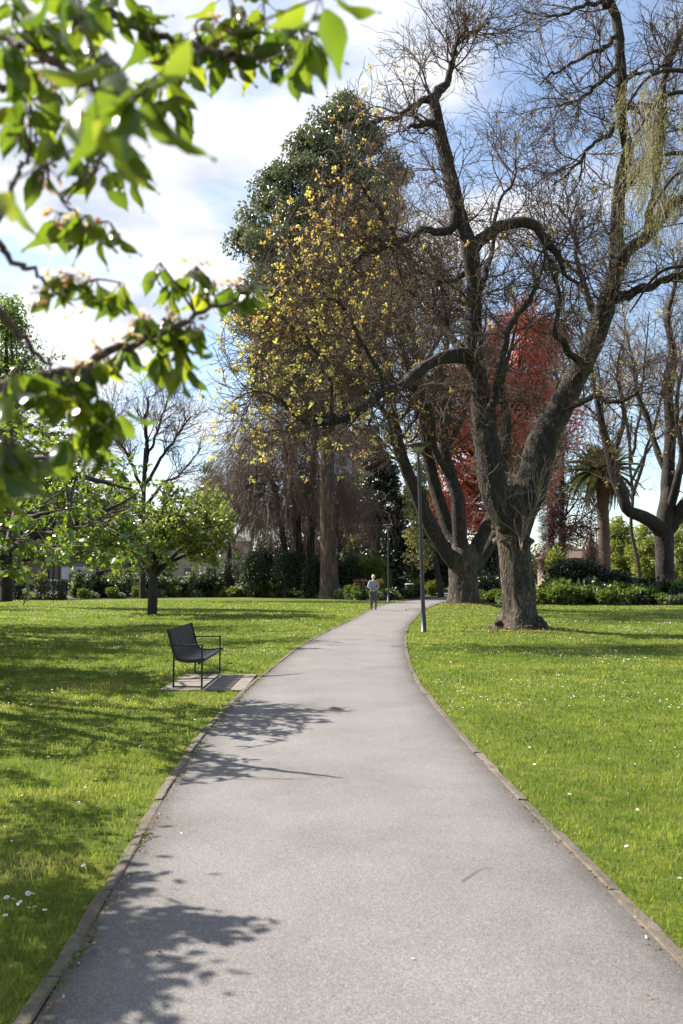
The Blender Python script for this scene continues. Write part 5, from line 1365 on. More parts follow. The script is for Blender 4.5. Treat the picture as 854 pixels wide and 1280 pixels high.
# ---- the nearest cherry tree: only its leafy branches hang into the top left of the picture
def near_cherry():
    global ORG
    rng = np.random.RandomState(301)
    base = np.array([-4.9, 3.9, 0]); ORG = base
    root = thing('cherry_tree', 'nearest cherry tree, large soft green leaves and faded blossom hanging into the upper left', 'tree', base, group=None)
    fork = base + np.array([.1, -.1, 1.75])
    b = MB(); b.tubes(catmull([base, base + (0, 0, .2), base + (.05, 0, .9), fork], 30), np.interp(np.linspace(0, 1, 30), [0, .1, .3, 1], [.3, .2, .16, .13]), 24, 0, prof=bark_prof(8.1, .1, .05, .12)); b.build('trunk', MAT['cherrybark'], root, ORG)
    NS = .76
    px = lambda x, y, d: at(x, y, d * NS)
    BR = [  # branches: world polylines from the trunk into view, half widths in metres
        ([fork, (-3.4, 3.0, 2.2), px(-420, 560, 2.3), px(-150, 515, 2.15), px(-40, 496, 2.05), px(0, 486, 2.0), px(55, 471, 2.02), px(105, 457, 2.05), px(150, 436, 2.1), px(188, 419, 2.15), px(230, 403, 2.2), px(262, 386, 2.25), px(300, 371, 2.3)], .034, .0042),
        ([fork, (-3.3, 3.0, 2.8), px(-500, 60, 2.5), px(-160, -60, 2.2), px(40, -50, 2.0), px(95, -22, 2.0), px(135, 6, 2.0), px(172, 32, 2.0), px(215, 50, 2.0), px(262, 63, 2.02), px(312, 72, 2.05), px(362, 62, 2.1)], .03, .003),
        ([fork, (-3.2, 3.1, 2.6), px(-420, 160, 2.3), px(-120, 60, 2.0), px(-20, 42, 1.8), px(50, 68, 1.7), px(92, 92, 1.65), px(120, 112, 1.6), px(150, 140, 1.5)], .03, .004),
        ([fork, (-3.2, 2.9, 2.4), px(-400, 330, 2.2), px(-120, 260, 2.0), px(-20, 296, 1.9), px(10, 318, 1.9), px(45, 345, 1.9), px(78, 368, 1.95)], .026, .0028),
        ([fork, (-3.3, 2.9, 2.3), px(-420, 430, 2.2), px(-120, 350, 2.0), px(-10, 384, 1.9), px(30, 425, 1.95), px(58, 452, 2.0), px(76, 472, 2.0)], .026, .0028),
        ([px(-120, 260, 2.0), px(-20, 275, 1.85), px(12, 238, 1.8), px(30, 200, 1.8), px(46, 165, 1.85), px(60, 130, 1.9)], .012, .0025),
        ([px(-60, 40, 1.85), px(-10, 100, 1.8), px(30, 120, 1.8), px(55, 175, 1.85), px(60, 228, 1.9)], .010, .0022),
        ([px(120, 112, 1.6), px(128, 170, 1.75), px(118, 212, 1.8), px(80, 246, 1.85), px(98, 272, 1.95), px(108, 305, 2.0)], .006, .002),
        ([px(105, 457, 2.05), px(96, 480, 2.05), px(100, 520, 2.1), px(112, 560, 2.1)], .005, .002),
        ([px(-40, 496, 2.05), px(-10, 530, 1.9), px(10, 560, 1.85), px(20, 590, 1.8)], .008, .002),
    ]
    Ps = []
    for pts, r0, r1 in BR:
        P = catmull(np.array([np.asarray(p, float) for p in pts]), 40); Ps.append(P)
        nz = rng.normal(size=P.shape) * .004; P[2:-1] += nz[2:-1]
        R = np.interp(np.linspace(0, 1, 40), [0, .45, 1], [r0, max(r0 * .34, r1 * 1.3), r1 * .8])
        b = MB(); b.tubes(P, R, 10); b.build('branch', MAT['cherrytwig'], root, ORG)
    allp = np.concatenate(Ps)
    # (px, py, distance, leaves, size, blossom)
    CL = [(20, 15, 1.6, 6, .10, 0), (60, 45, 1.7, 6, .10, 0), (100, 20, 1.75, 6, .10, 0), (80, 5, 1.3, 4, .10, 0), (140, 10, 1.9, 4, .09, 0), (35, 90, 1.75, 5, .09, 0), (8, 70, 1.6, 4, .09, 0), (175, 25, 1.95, 3, .085, 0), (190, 50, 2.0, 4, .085, 1), (225, 80, 2.0, 4, .09, 1), (240, 60, 2.05, 4, .085, 1),
          (265, 40, 2.05, 4, .085, 1), (285, 75, 2.05, 5, .09, 1), (300, 40, 2.1, 5, .09, 1), (318, 75, 2.1, 4, .085, 1), (345, 55, 2.1, 5, .09, 1), (372, 50, 2.0, 5, .10, 0), (390, 60, 1.85, 5, .105, 0), (400, 20, 1.5, 4, .10, 0), (365, 95, 2.05, 3, .09, 1), (330, 20, 2.1, 4, .09, 0), (285, 10, 2.1, 3, .085, 0),
          (120, 80, 1.6, 5, .09, 0), (150, 110, 1.35, 4, .095, 0), (110, 140, 1.15, 3, .095, 0), (175, 140, 1.2, 4, .10, 0), (140, 170, 1.6, 4, .09, 0), (200, 110, 1.9, 5, .09, 0), (225, 140, 1.9, 4, .09, 0), (60, 115, 1.8, 5, .09, 1), (30, 140, 1.7, 4, .085, 0), (15, 165, 1.8, 4, .08, 1), (80, 180, 1.7, 4, .085, 0),
          (55, 225, 1.9, 3, .075, 2), (105, 210, 1.85, 4, .08, 0), (130, 225, 1.9, 4, .085, 0), (170, 215, 1.95, 3, .085, 0), (10, 260, 1.2, 2, .085, 0), (75, 285, 1.95, 4, .085, 1), (108, 288, 1.95, 6, .085, 1), (135, 295, 2.0, 4, .08, 0),
          (62, 365, 1.95, 4, .075, 1), (88, 362, 1.95, 5, .08, 1), (118, 368, 2.0, 4, .08, 0), (150, 372, 2.0, 3, .075, 0), (200, 345, 2.2, 3, .07, 0), (215, 368, 2.2, 3, .07, 0), (245, 350, 2.2, 5, .075, 1), (262, 372, 2.25, 4, .075, 1), (295, 372, 2.3, 5, .085, 1), (315, 370, 2.3, 3, .08, 0),
          (180, 410, 2.15, 4, .075, 1), (212, 415, 2.2, 5, .08, 1), (240, 418, 2.2, 4, .085, 1), (225, 445, 2.2, 4, .085, 0), (160, 440, 2.1, 5, .08, 1), (130, 460, 2.1, 5, .085, 1), (200, 452, 2.2, 4, .08, 0), (225, 470, 2.2, 4, .085, 0), (105, 470, 2.05, 5, .085, 1), (75, 480, 2.0, 4, .085, 0),
          (50, 478, 1.95, 4, .085, 0), (20, 480, 1.9, 4, .085, 0), (40, 500, 1.95, 4, .085, 0), (90, 505, 2.05, 4, .085, 1), (120, 510, 2.1, 5, .09, 0), (140, 530, 2.1, 4, .09, 0), (110, 545, 2.1, 5, .09, 0), (90, 560, 2.05, 3, .09, 0), (15, 570, 1.75, 5, .10, 0), (35, 585, 1.8, 3, .095, 0), (-10, 600, 1.7, 4, .10, 0), (125, 575, 2.1, 4, .09, 0), (5, 500, 1.7, 4, .09, 0)]
    lf = MB(); tw = lf; bl = MB()
    for (x, y, d, n, s_, bq) in CL:
        c = at(x, y, d * NS); s_ = s_ * NS
        dist = np.linalg.norm(allp - c, axis=1); k = int(np.argmin(dist))
        mid = (allp[k] + c) / 2 + rng.normal(size=3) * .012 + np.array([0, 0, .01])
        tip = c + np.array([0, 0, .028])
        tw.tubes(catmull([allp[k], mid, tip], 8), np.linspace(.0028, .0016, 8), 6)
        n = n + rng.randint(0, 3)
        az = np.arange(n) / n * 2 * PI + rng.rand() * 6
        X = np.stack([np.cos(az), np.sin(az), -rng.uniform(.5, 2.4, n)], 1) + rng.normal(size=(n, 3)) * .25
        X = unit(X); side = np.cross(X, np.array([0, 0, 1.])) + rng.normal(size=(n, 3)) * .35
        st = tip + X * .018 + rng.normal(size=(n, 3)) * .006
        for q in range(n): tw.tubes(np.stack([tip, (tip + st[q]) / 2 + (0, 0, .003), st[q]]), np.array([.0011, .001, .0011]), 4)
        lf.leaves(st, X, side, s_ * 1.14 * rng.uniform(.72, 1.15, n), LEAFX, 1, np.clip(rng.rand(n) * .7 + .15 * (rng.rand() < .4), 0, 1))
        for q in range([0, 8, 16][bq]):
            e = tip + rnd_dirs(rng, 1)[0] * rng.uniform(.010, .036); e[2] -= .012
            bl.tubes(np.stack([tip, (tip + e) / 2, e]), np.array([.0006] * 3), 4, tint=.05)
            m = 4; a0 = rng.rand(m) * 6.28
            bl.leaves(np.repeat(e[None], m, 0), rnd_dirs(rng, m), rnd_dirs(rng, m), rng.uniform(.008, .017, m), LEAFW, 0, rng.rand(m))
    # unseen rest of the crown: leaf sprays placed for the shade they cast
    up = -np.array(SUN) / -SUN.z
    SP = []   # (ground px, height, spread, leaves): spray whose shade falls there
    for gx_, gy_, h, sp, n in ((172, 1098, 2.5, .05, 16), (150, 1112, 2.5, .07, 22), (125, 1120, 2.5, .08, 26), (140, 1150, 2.5, .12, 50), (170, 1165, 2.5, .10, 40), (120, 1180, 2.6, .13, 60), (200, 1160, 2.5, .06, 24), (222, 1140, 2.5, .05, 16), (225, 1160, 2.5, .05, 18), (255, 1158, 2.5, .07, 34), (285, 1160, 2.5, .06, 24), (270, 1172, 2.5, .05, 18), (150, 1215, 2.6, .12, 55), (110, 1225, 2.6, .12, 50),
                             (150, 1262, 2.4, .10, 50), (125, 1270, 2.4, .08, 30), (175, 1250, 2.4, .05, 14), (60, 1160, 2.7, .22, 90), (40, 1230, 2.7, .25, 100), (20, 1120, 2.8, .24, 90), (75, 1110, 2.7, .2, 70), (60, 1060, 2.8, .25, 80), (10, 1050, 2.9, .26, 80), (100, 1020, 2.8, .14, 34), (60, 1010, 2.9, .22, 60), (-40, 1100, 2.9, .3, 90), (-60, 1200, 2.9, .3, 90), (0, 1270, 2.8, .25, 80)):
        g = onground(gx_, gy_)
        SP.append((g + up * h, sp, n))
    hub = np.array([-4.35, 4.3, 2.35]); hub2 = np.array([-3.9, 3.5, 2.25])
    for (c, sp, n) in SP:
        hb = hub if np.linalg.norm(hub - c) < np.linalg.norm(hub2 - c) else hub2
        e = c + rng.normal(size=3) * .02
        tw.tubes(catmull([hb, (hb + e) / 2 + (0, 0, .08), e], 10), np.linspace(.010, .002, 10), 6)
        n = int(n * (2.6 if sp >= .14 else 1.7))
        st = c + rng.normal(size=(n, 3)) * sp * np.array([1, 1, .7])
        for q in range(0, n, 3): tw.tubes(np.stack([e, (e + st[q]) / 2 + (0, 0, .01), st[q]]), np.array([.002, .0015, .001]), 4)
        lf.leaves(st, unit(rnd_dirs(rng, n) + np.array([0, 0, -.6])), rnd_dirs(rng, n), rng.uniform(.065, .11, n), LEAFW, 1, rng.rand(n))
    for hb in (hub, hub2):
        P = catmull([fork, (fork + hb) / 2 + (0, 0, .06), hb], 16)
        b = MB(); b.tubes(P, np.linspace(.05, .014, 16), 10); b.build('branch', MAT['cherrytwig'], root, ORG)
    lf.build('crown', [MAT['cherrytwig'], MAT['nearleaf']], root, ORG)
    bl.build('blossom', MAT['pinkpetal'], root, ORG)
near_cherry()

# ------------------------------------------------------------------ shrubs and border plants
def shrub_parts(root, w_, dp, h, n, lsize, mat, rng, lumps=7, tmpl=LEAF4, droop=.2, flower=None, lo=.06, stems=9):
    b = MB()
    for k in range(stems):
        a = rng.uniform(0, 2 * PI); r = rng.uniform(.1, .6)
        e = np.array([math.cos(a) * r * w_ / 2, math.sin(a) * r * dp / 2, h * rng.uniform(.6, .9)])
        b.tubes(catmull([(e[0] * .2, e[1] * .2, 0), e * .5 + (0, 0, .1 * h), e], 6), np.linspace(.022, .006, 6) * (h / 2 + .3), 5)
    b.build('stem', MAT['twig'], root)
    b = MB(); cs, rs = [], []
    for k in range(lumps):
        a = rng.uniform(0, 2 * PI); r = rng.rand() ** .5 * .62
        rad = rng.uniform(.28, .48)
        cs.append((math.cos(a) * r * w_ / 2, math.sin(a) * r * dp / 2, h * rng.uniform(.3, .68))); rs.append(rad)
    cs, rs = np.array(cs), np.array(rs)
    i = rng.randint(lumps, size=n)
    dv = rnd_dirs(rng, n); q = rng.rand(n) ** .33
    p = cs[i] + dv * q[:, None] * rs[i][:, None] * np.array([w_ / 2 * 1.15, dp / 2 * 1.15, h * .85])
    p[:, 2] = np.clip(p[:, 2], lo + rng.rand(n) * .1, h * 1.05)
    X = unit(rnd_dirs(rng, n) * .8 + dv * .8 + np.array([0, 0, .1 - droop]))
    tn = np.clip(.4 * rng.rand(lumps)[i] + .6 * rng.rand(n), 0, 1)
    b.leaves(p, X, rnd_dirs(rng, n), rng.uniform(lsize[0], lsize[1], n), tmpl, 0, tn)
    b.build('foliage', MAT[mat], root)
    if flower:
        b = MB(); m = flower[1]; j = rng.choice(n, m)
        b.leaves(np.repeat(p[j] + dv[j] * .05, 5, 0), rnd_dirs(rng, m * 5), rnd_dirs(rng, m * 5), rng.uniform(.05, .09, m * 5), LEAFW, 0, rng.rand(m * 5) * .6)
        b.build('blossom', MAT[flower[0]], root)
def shrub(label, px, d, wpx, hpx_top, n, lsize, mat, seed, name='shrub', group=None, depth=.8, lumps=9, flower=None, tmpl=LEAF4):
    rng = np.random.RandomState(seed)
    c = at(px, HZ, d); w_ = wpx * d / FPX; h = EYE + (HZ - hpx_top) * d / FPX
    root = thing(name, label, 'shrub', (c[0], d, 0), group=group)
    shrub_parts(root, w_, w_ * depth, h, n, lsize, mat, rng, lumps, tmpl, flower=flower)
    return root
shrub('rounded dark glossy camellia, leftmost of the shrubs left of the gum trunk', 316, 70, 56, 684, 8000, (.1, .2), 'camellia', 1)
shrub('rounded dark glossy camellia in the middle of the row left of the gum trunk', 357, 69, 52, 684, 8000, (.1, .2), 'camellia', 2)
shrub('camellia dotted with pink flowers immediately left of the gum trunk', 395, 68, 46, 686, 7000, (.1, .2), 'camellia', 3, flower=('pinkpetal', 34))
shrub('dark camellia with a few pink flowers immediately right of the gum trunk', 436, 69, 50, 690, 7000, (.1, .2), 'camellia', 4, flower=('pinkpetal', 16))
shrub('mid-green glossy shrub behind the walking man', 466, 70, 52, 694, 7000, (.1, .2), 'border', 5)
shrub('reddish brown low shrub immediately left of the walking man', 452, 62, 22, 722, 1800, (.09, .18), 'purple', 6)
shrub('orange and yellow leaved low shrub just right of the walking man', 474, 62, 18, 720, 1800, (.1, .2), 'flame', 7)
shrub('bright yellow-green low shrub right of the litter bin', 541, 74, 26, 726, 2200, (.12, .24), 'yellowgreen', 8)
shrub('bright yellow-green low shrub behind the litter bin', 523, 82, 22, 722, 1800, (.12, .24), 'yellowgreen', 9)
shrub('yellowish low shrub between the two bare trunks', 610, 58, 16, 730, 1500, (.1, .2), 'yellowgreen', 10)
shrub('broad black-green rhododendron right of the largest trunk', 718, 58, 92, 694, 13000, (.12, .24), 'dark', 11, lumps=14)
shrub('dark green rhododendron in front of the palm trunk', 766, 57, 62, 710, 8000, (.12, .22), 'dark', 12, lumps=11)
shrub('yellow-green shrub peeping over the broad black-green rhododendron', 697, 66, 40, 680, 2600, (.14, .26), 'yellowgreen', 13)
shrub('dark mid-green shrub right of the palm, below the far lamp', 802, 60, 46, 722, 5000, (.12, .22), 'camellia', 14)
shrub('dark shrub under the big dark trunk at the right edge', 848, 60, 44, 730, 4000, (.12, .22), 'dark', 15)
shrub('large dark shrub at the far left edge behind the clipped hedge', 10, 64, 52, 700, 7000, (.12, .22), 'dark', 16)
shrub('bright green shrub peeping above the clipped hedge', 52, 66, 16, 713, 1200, (.12, .22), 'yellowgreen', 17)
shrub('dark rounded shrub below the weeping tree, left of the camellias', 285, 76, 30, 700, 4000, (.12, .22), 'camellia', 18)
shrub('dark shrub between the two bare trunks', 606, 54, 40, 714, 4500, (.1, .2), 'dark', 19)
shrub('black-green shrub filling the gap behind the litter bin and plinth', 500, 92, 56, 690, 5000, (.2, .36), 'dark', 21)
shrub('dark shrub behind the leftmost camellia', 330, 86, 60, 668, 6000, (.2, .36), 'dark', 22)
for k, (px_, w_, top, lab) in enumerate(((100, 40, 712, 'dark green shrub behind the border, just right of the garden posts'), (140, 44, 716, 'dark green shrub behind the border, left of the young cherry trunk'),
                                      (205, 46, 714, 'dark green shrub behind the border, just right of the young cherry trunk'), (250, 44, 718, 'dark green shrub behind the border in front of the sandstone building'))):
    shrub(lab, px_, 77, w_, top, 3600, (.14, .26), ('camellia', 'border', 'camellia', 'border')[k], 30 + k)
# clipped hedge
rng = np.random.RandomState(401)
c = at(50, HZ, 62.5)
root = thing('clipped_hedge', 'dark box-clipped hedge at the edge of the left lawn', 'hedge', (c[0], 62.5, 0))
b = MB(); n = 16000; p = rng.uniform(-1, 1, (n, 3)); ax = rng.randint(3, size=n); sg = np.sign(rng.rand(n) - .5); p[np.arange(n), ax] = sg * rng.uniform(.88, 1.02, n)
p = p * np.array([1.75, .9, .70]) + np.array([0, 0, .72]); p[:, 2] = np.maximum(p[:, 2], .02)
b.leaves(p, rnd_dirs(rng, n), rnd_dirs(rng, n), rng.uniform(.06, .13, n), LEAF4, 0, rng.rand(n)); b.build('foliage', MAT['dark'], root)
b = MB()
for k in range(10): b.tubes(np.array([(-1.5 + k * .33, 0, 0), (-1.5 + k * .33, .1, .6), (-1.45 + k * .33, 0, 1.2)]), np.array([.03, .02, .01]), 5)
b.build('stem', MAT['twig'], root)
# trellis posts behind the hedge
for k, (x, lab) in enumerate(((61, 'dark slim garden post, leftmost of three behind the clipped hedge'), (67, 'dark slim garden post, middle of three behind the clipped hedge'), (74, 'dark slim garden post, rightmost of three behind the clipped hedge'))):
    c = at(x, HZ, 66)
    r = thing('garden_post', lab, 'post', (c[0], 66, 0), group='posts behind the hedge')
    b = MB(); b.box((-.07, -.07, 0), (.07, .07, 2.75)); b.build('shaft', MAT['black'], r, smooth=False)
    b = MB(); b.lathe([(.001, 2.98), (.07, 2.9), (.1, 2.8), (.1, 2.752), (.001, 2.751)], 12); b.build('finial', MAT['black'], r)

# border plants: five kinds built once, then copied
def proto_plant(name, w_, h, n, ls, mat, seed, tall=False, flower=None):
    rng = np.random.RandomState(seed)
    root = thing(name, 'x', 'plant')
    if tall:
        b = MB(); lf = MB()
        for k in range(12):
            a = rng.uniform(0, 2 * PI); r = rng.uniform(0, .5) * w_ / 2; e = np.array([math.cos(a) * r * 1.6, math.sin(a) * r * 1.6, h * rng.uniform(.65, 1.05)])
            P = catmull([(math.cos(a) * r * .5, math.sin(a) * r * .5, 0), e * .55, e], 8)
            b.tubes(P, np.linspace(.014, .004, 8), 4)
            m = n // 12; t = rng.uniform(.1, 1, m); q = np.stack([np.interp(t, np.linspace(0, 1, 8), P[:, c]) for c in range(3)], 1)
            X = unit(rnd_dirs(rng, m) * np.array([1, 1, .4]) + (0, 0, .15)); lf.leaves(q, X, rnd_dirs(rng, m), rng.uniform(ls[0], ls[1], m) * (1.15 - .6 * t), LEAFW, 0, rng.rand(m))
        b.build('stem', MAT['border'], root); lf.build('foliage', MAT[mat], root)
    else:
        shrub_parts(root, w_, w_ * .9, h, n, ls, mat, rng, 6, LEAFW, flower=flower, lo=.02, stems=6)
    return root
protos = [proto_plant('border_plant', 1.1, 1.05, 330, (.16, .30), 'grey', 11, True), proto_plant('border_plant', 1.25, .8, 480, (.12, .24), 'border', 12),
          proto_plant('border_plant', 1.3, .6, 480, (.12, .22), 'yellowgreen', 13), proto_plant('border_plant', 1.4, .55, 520, (.12, .22), 'grey', 14), proto_plant('border_plant', 1.2, .9, 480, (.14, .26), 'camellia', 15)]
used = [False] * 5
def border(pts, n, kinds, label, group, seed, sc_=(.8, 1.25), dy=.5):
    rng = np.random.RandomState(seed)
    P = catmull(np.array([(x, y, 0) for x, y in pts]), n)
    for k, p in enumerate(P):
        i = int(rng.choice(kinds))
        o = protos[i] if not used[i] else copy_tree(protos[i])
        used[i] = True
        o.location = (p[0] + rng.normal() * .25, p[1] + abs(rng.normal()) * dy, 0); o.rotation_euler = (0, 0, rng.uniform(0, 6.28))
        s_ = rng.uniform(*sc_); o.scale = (s_, s_, s_ * rng.uniform(.85, 1.2))
        o['label'] = label; o['group'] = group; o['category'] = 'plant'
border([(-20.5, 66), (-17, 68.5), (-13, 70), (-10.5, 71)], 26, [0, 0, 0, 4], 'grey-green upright plant in the border between the clipped hedge and the weeping tree', 'tall plants in the left border', 1, (1.5, 2.0))
border([(-19.5, 64), (-15, 68), (-10.5, 70.8)], 13, [1, 3], 'low plant at the front edge of the left border, right of the clipped hedge', 'low plants in the left border', 2)
border([(-11, 70.6), (-8.4, 70.6), (-6, 70.2)], 13, [2, 2, 3, 1], 'low pale green plant in the border in front of the camellias', 'low plants before the camellias', 3, (.9, 1.5))
border([(-6, 69.8), (-2.6, 69.6), (-.6, 66.6), (.9, 61.8)], 22, [1, 2, 3, 3, 1], 'low leafy plant in the border around the foot of the gum trunk', 'low plants round the gum trunk', 4, (.9, 1.45))
border([(1.4, 60.5), (2.2, 60), (3.2, 60), (4.2, 62.5), (5.2, 65.5), (6.4, 69.5)], 15, [1, 3, 4], 'low leafy plant beside the path near the second lamp post', 'low plants by the second lamp', 5, (.8, 1.2), .35)
border([(8.8, 56), (8.6, 53), (9.6, 51.3), (11.5, 50.6)], 13, [1, 3, 2], 'low leafy plant in the border between the two bare trunks', 'low plants between the trunks', 6, (.8, 1.25))
border([(12.4, 50.6), (15, 50.2), (19, 50), (24, 50), (28, 50)], 40, [1, 3, 4, 1], 'low mixed green plant along the front of the border behind the right lawn', 'low plants behind the right lawn', 7, (.85, 1.45), .6)
border([(13, 52.6), (18, 52), (24, 52), (29, 52)], 22, [4, 1], 'taller green plant at the back of the border behind the right lawn', 'taller plants behind the right lawn', 8, (1.3, 1.9), .8)

# ------------------------------------------------------------------ buildings and the street beyond
def window_part(root, x, y, z, w_, h):
    b = MB(); t = .09
    b.box((x - w_ / 2 - t, y - .05, z - t), (x + w_ / 2 + t, y + .02, z)); b.box((x - w_ / 2 - t, y - .05, z + h), (x + w_ / 2 + t, y + .02, z + h + t))
    b.box((x - w_ / 2 - t, y - .05, z), (x - w_ / 2, y + .02, z + h)); b.box((x + w_ / 2, y - .05, z), (x + w_ / 2 + t, y + .02, z + h))
    b.box((x - .03, y - .04, z), (x + .03, y + .02, z + h)); b.box((x - w_ / 2, y - .038, z + h * .5 - .025), (x - .031, y + .02, z + h * .5 + .025)); b.box((x + .031, y - .038, z + h * .5 - .025), (x + w_ / 2, y + .02, z + h * .5 + .025))
    f = b.build('window', MAT['frame'], root, smooth=False)
    b = MB(); b.box((x - w_ / 2, y - .012, z), (x + w_ / 2, y + .015, z + h)); b.build('pane', MAT['glass'], f, smooth=False)
def building(name, label, cx, y0, W_, D, H, wall, roof, wins, rh=0., door=None):
    root = thing(name, label, 'building', (cx, y0, 0))
    b = MB(); b.box((-W_ / 2, 0, 0), (W_ / 2, D, H)); b.build('wall', MAT[wall], root, smooth=False)
    b = MB()
    if rh:
        o_ = .45
        V = [(-W_ / 2 - o_, -o_, H + .003), (W_ / 2 + o_, -o_, H + .003), (W_ / 2 + o_, D + o_, H + .003), (-W_ / 2 - o_, D + o_, H + .003), (-W_ / 2 + D * .45, D / 2, H + rh), (W_ / 2 - D * .45, D / 2, H + rh)]
        b.add(V, [(0, 1, 5, 4), (2, 3, 4, 5), (0, 3, 2, 1)], [(1, 2, 5), (3, 0, 4)])
    else:
        b.box((-W_ / 2 - .15, -.15, H + .003), (W_ / 2 + .15, D + .15, H + .45))
    b.build('roof', MAT[roof], root, smooth=False)
    for (x, z, w_, h) in wins: window_part(root, x, -.03, z, w_, h)
    if door:
        b = MB(); b.box((door - .55, -.06, 0), (door + .55, .01, 2.2)); b.build('door', MAT['brownwall'], root, smooth=False)
    return root
c = at(236, HZ, 114)
building('sandstone_building', 'sandstone block building glimpsed behind the parked white cars', c[0], 114, 15, 10, 6.4, 'sandstone', 'slate', [(x, z, 1.1, 1.7) for x in (-6, -3, 0, 3, 6) for z in (1.1, 4.1)], 2.6, 4.5)
c = at(80, HZ, 113)
building('brown_building', 'dark brown low building behind the parked silver car at the far left', c[0], 113, 17, 9, 4.6, 'brownwall', 'slate', [(x, 1.0, 1.6, 1.7) for x in (-7, -4, 4.6, 7.4)], 1.8, 1.0)
c = at(92, HZ, 108)
building('white_building', 'small white-walled pavilion in front of the dark brown building', c[0], 108.5, 3.4, 3.4, 3.0, 'whitewall', 'slate', [(0, .9, 1.3, 1.3)], 0)
c = at(446, HZ, 150)
building('brick_tower', 'tall brick apartment tower showing through the branches left of the path lamp', c[0] + 1.6, 150, 4.4, 9, 28, 'brick', 'slate', [(x, z, 1.0, 1.4) for x in (-1.1, 1.1) for z in np.arange(3, 27, 3.1)], 0)
building('grey_tower', 'tall grey rendered block adjoining the brick apartment tower', c[0] - 2.6, 151, 3.8, 8, 27, 'render', 'slate', [(0, z, 1.0, 1.4) for z in np.arange(3, 26, 3.1)], 0)
c = at(716, HZ, 118)
building('brick_house', 'pink-brown brick house glimpsed between the two dark conifers', c[0], 118, 6, 8, 4.3, 'pinkbrick', 'tile', [(x, z, 1., 1.4) for x in (-1.9, 0, 1.9) for z in (1,)], 2.2)
c = at(822, HZ, 122)
building('brick_house', 'low pale brick house behind the yellow-green trees at the far right', c[0], 122, 17, 8, 3.4, 'pinkbrick', 'tile', [(x, 1.0, 1.2, 1.3) for x in (-6, -2, 2, 6)], 1.9)

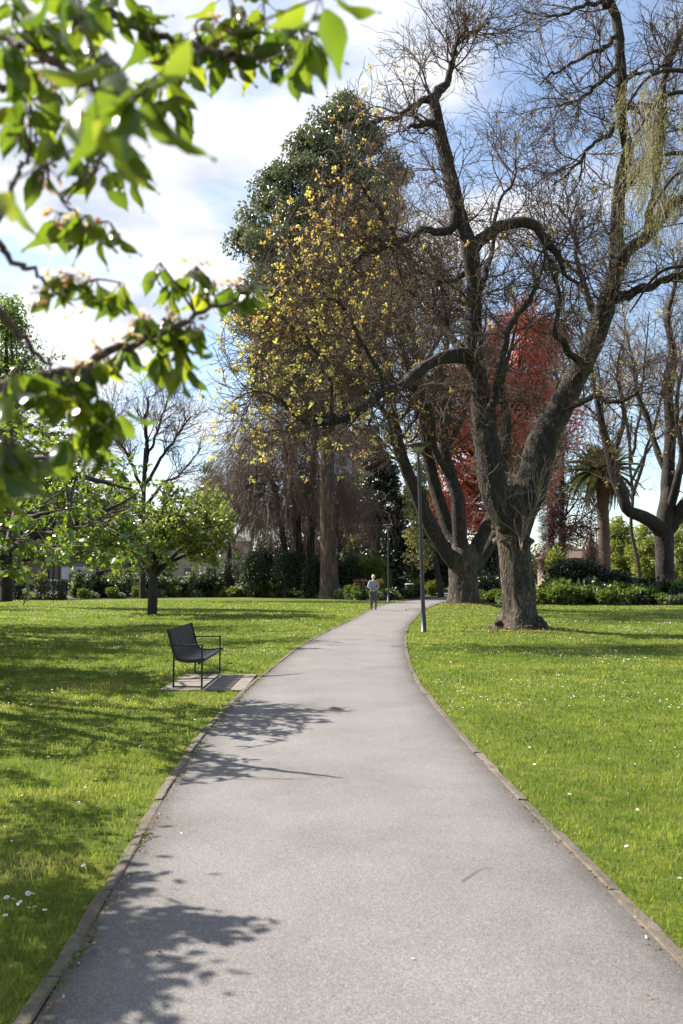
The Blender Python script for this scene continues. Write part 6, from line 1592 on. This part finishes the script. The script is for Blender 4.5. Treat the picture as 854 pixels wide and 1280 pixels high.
def car(label, x, y, rz, paint, van=False):
    root = thing('parked_car', label, 'car', (x, y, .012), rz, group='cars parked along the street')
    L_, W_, H_ = (4.5, 1.78, 1.5) if not van else (4.9, 1.85, 1.75)
    prof = [(-L_ / 2, .32), (-L_ / 2, .72), (-L_ / 2 + .15, .92), (-L_ * .19, .98), (L_ * .42, .95), (L_ / 2 - .04, .85), (L_ / 2, .62), (L_ / 2, .30)] if not van else [(-L_ / 2, .35), (-L_ / 2, .75), (-L_ / 2 + .1, 1.0), (-L_ * .15, 1.06), (L_ * .45, 1.08), (L_ / 2 - .02, 1.0), (L_ / 2, .7), (L_ / 2, .35)]
    def loft(prof, hw, mat, name, par=root, tap=1.0, bw=.05):
        b = MB(); n = len(prof)
        V = [(px_, s_ * hw * (1 if i in (0,) or tap == 1 else tap), pz) for s_ in (-1, 1) for i, (px_, pz) in enumerate(prof)]
        zs = [p[1] for p in prof]; z0, z1 = min(zs), max(zs)
        V = [(px_, s_ * hw * (1 - (1 - tap) * (pz - z0) / (z1 - z0)), pz) for s_ in (-1, 1) for (px_, pz) in prof]
        b.add(V, [(i, (i + 1) % n, n + (i + 1) % n, n + i) for i in range(n)])
        cc = len(V)
        for s_ in (0, 1):
            c_ = np.mean(V[s_ * n:(s_ + 1) * n], 0)
            b.add(V[s_ * n:(s_ + 1) * n] + [c_], T=[(i, (i + 1) % n, n) if s_ else ((i + 1) % n, i, n) for i in range(n)])
        o = b.build(name, MAT[mat], par, smooth=False)
        return o
    loft(prof, W_ / 2, paint, 'body')
    zc_ = .975 if not van else 1.06
    cab = [(-L_ * .30, zc_), (-L_ * .13, H_ - .05), (L_ * .02, H_), (L_ * .22, H_ - .03), (L_ * .40, zc_)] if not van else [(-L_ * .32, zc_), (-L_ * .2, H_ - .04), (-L_ * .05, H_), (L_ * .06, H_ - .03), (L_ * .12, zc_)]
    loft(cab, W_ / 2 - .05, 'glass', 'window_band', tap=.84)
    rf = [(cab[1][0] - .03, cab[1][1] - .03), (cab[2][0], cab[2][1] + .03), (cab[3][0] + .04, cab[3][1] - .02)]
    loft([(rf[0][0], rf[0][1] + .01), (cab[2][0], H_ + .035), (rf[2][0], rf[2][1] + .03), (cab[2][0], H_ - .05)], (W_ / 2 - .05) * .86, paint, 'roof')
    for sx in (-1, 1):
        for sy in (-1, 1):
            wb = MB(); r = .33
            wb.lathe([(r * .62, -.1), (r, -.09), (r, .09), (r * .62, .1)], 20)
            o = wb.build('wheel', MAT['rubber'], root); o.location = (sx * L_ * .305, sy * (W_ / 2 - .09), r); o.rotation_euler = (PI / 2, 0, 0)
            wb = MB(); wb.lathe([(.001, -.085), (r * .6, -.08), (r * .6, .08), (.001, .085)], 16); rm = wb.build('rim', MAT['chrome'], o)
        wb = MB(); wb.box((-L_ / 2 - .012, sx * .62 - .2, .68), (-L_ / 2 + .03, sx * .62 + .2, .82)); wb.build('headlight', MAT['lamp_clear'], root, smooth=False)
        wb = MB(); wb.box((L_ / 2 - .03, sx * .66 - .16, .66), (L_ / 2 + .012, sx * .66 + .16, .82)); wb.build('tail_light', MAT['lamp_red'], root, smooth=False)
    wb = MB(); wb.box((-L_ / 2 - .03, -W_ / 2 + .08, .3), (-L_ / 2 + .02, W_ / 2 - .08, .48)); wb.build('bumper', MAT['black'], root, smooth=False)
for px_, y, rz, paint, lab, van in ((134, 100, .0, 'carsilver', 'silver parked car, leftmost of the cars behind the park', False), (163, 102, .1, 'cardark', 'dark parked car beside the silver one behind the park', False),
                                    (237, 99.5, 0., 'carwhite', 'white parked utility vehicle in front of the sandstone building', True), (269, 101, 1.45, 'carsilver', 'silver car parked nose out to the right of the white utility vehicle', False),
                                    (289, 99.5, 1.5, 'carwhite', 'white car parked nose out left of the camellia row', False), (323, 100, 1.5, 'carwhite', 'white car half hidden behind the leftmost camellia', False),
                                    (486, 99, .2, 'cardark', 'dark car glimpsed past the path bend beside the litter bin', False)):
    q = at(px_, HZ, y); car(lab, q[0], y, rz, paint, van)

# far wooded skyline
def skyline():
    rng = np.random.RandomState(501); b = MB(); n = 42000
    nb = 120; x = rng.uniform(-150, 150, nb); y = rng.uniform(165, 230, nb); h = rng.uniform(5, 10.5, nb); r = rng.uniform(4, 8, nb)
    i = rng.randint(nb, size=n); dv = rnd_dirs(rng, n); q = rng.rand(n) ** .4
    p = np.stack([x[i], y[i], h[i] * .5], 1) + dv * q[:, None] * np.stack([r[i], r[i], h[i] * .55], 1); p[:, 2] = np.maximum(p[:, 2], .2)
    b.leaves(p, unit(rnd_dirs(rng, n) + dv * .5), rnd_dirs(rng, n), rng.uniform(.6, 1.3, n), LEAF4, 0, np.clip(.6 * rng.rand(nb)[i] + .4 * rng.rand(n), 0, 1))
    props(b.build('far_woodland', MAT['farleaf']), 'distant wooded skyline beyond the street', kind='stuff')
skyline()
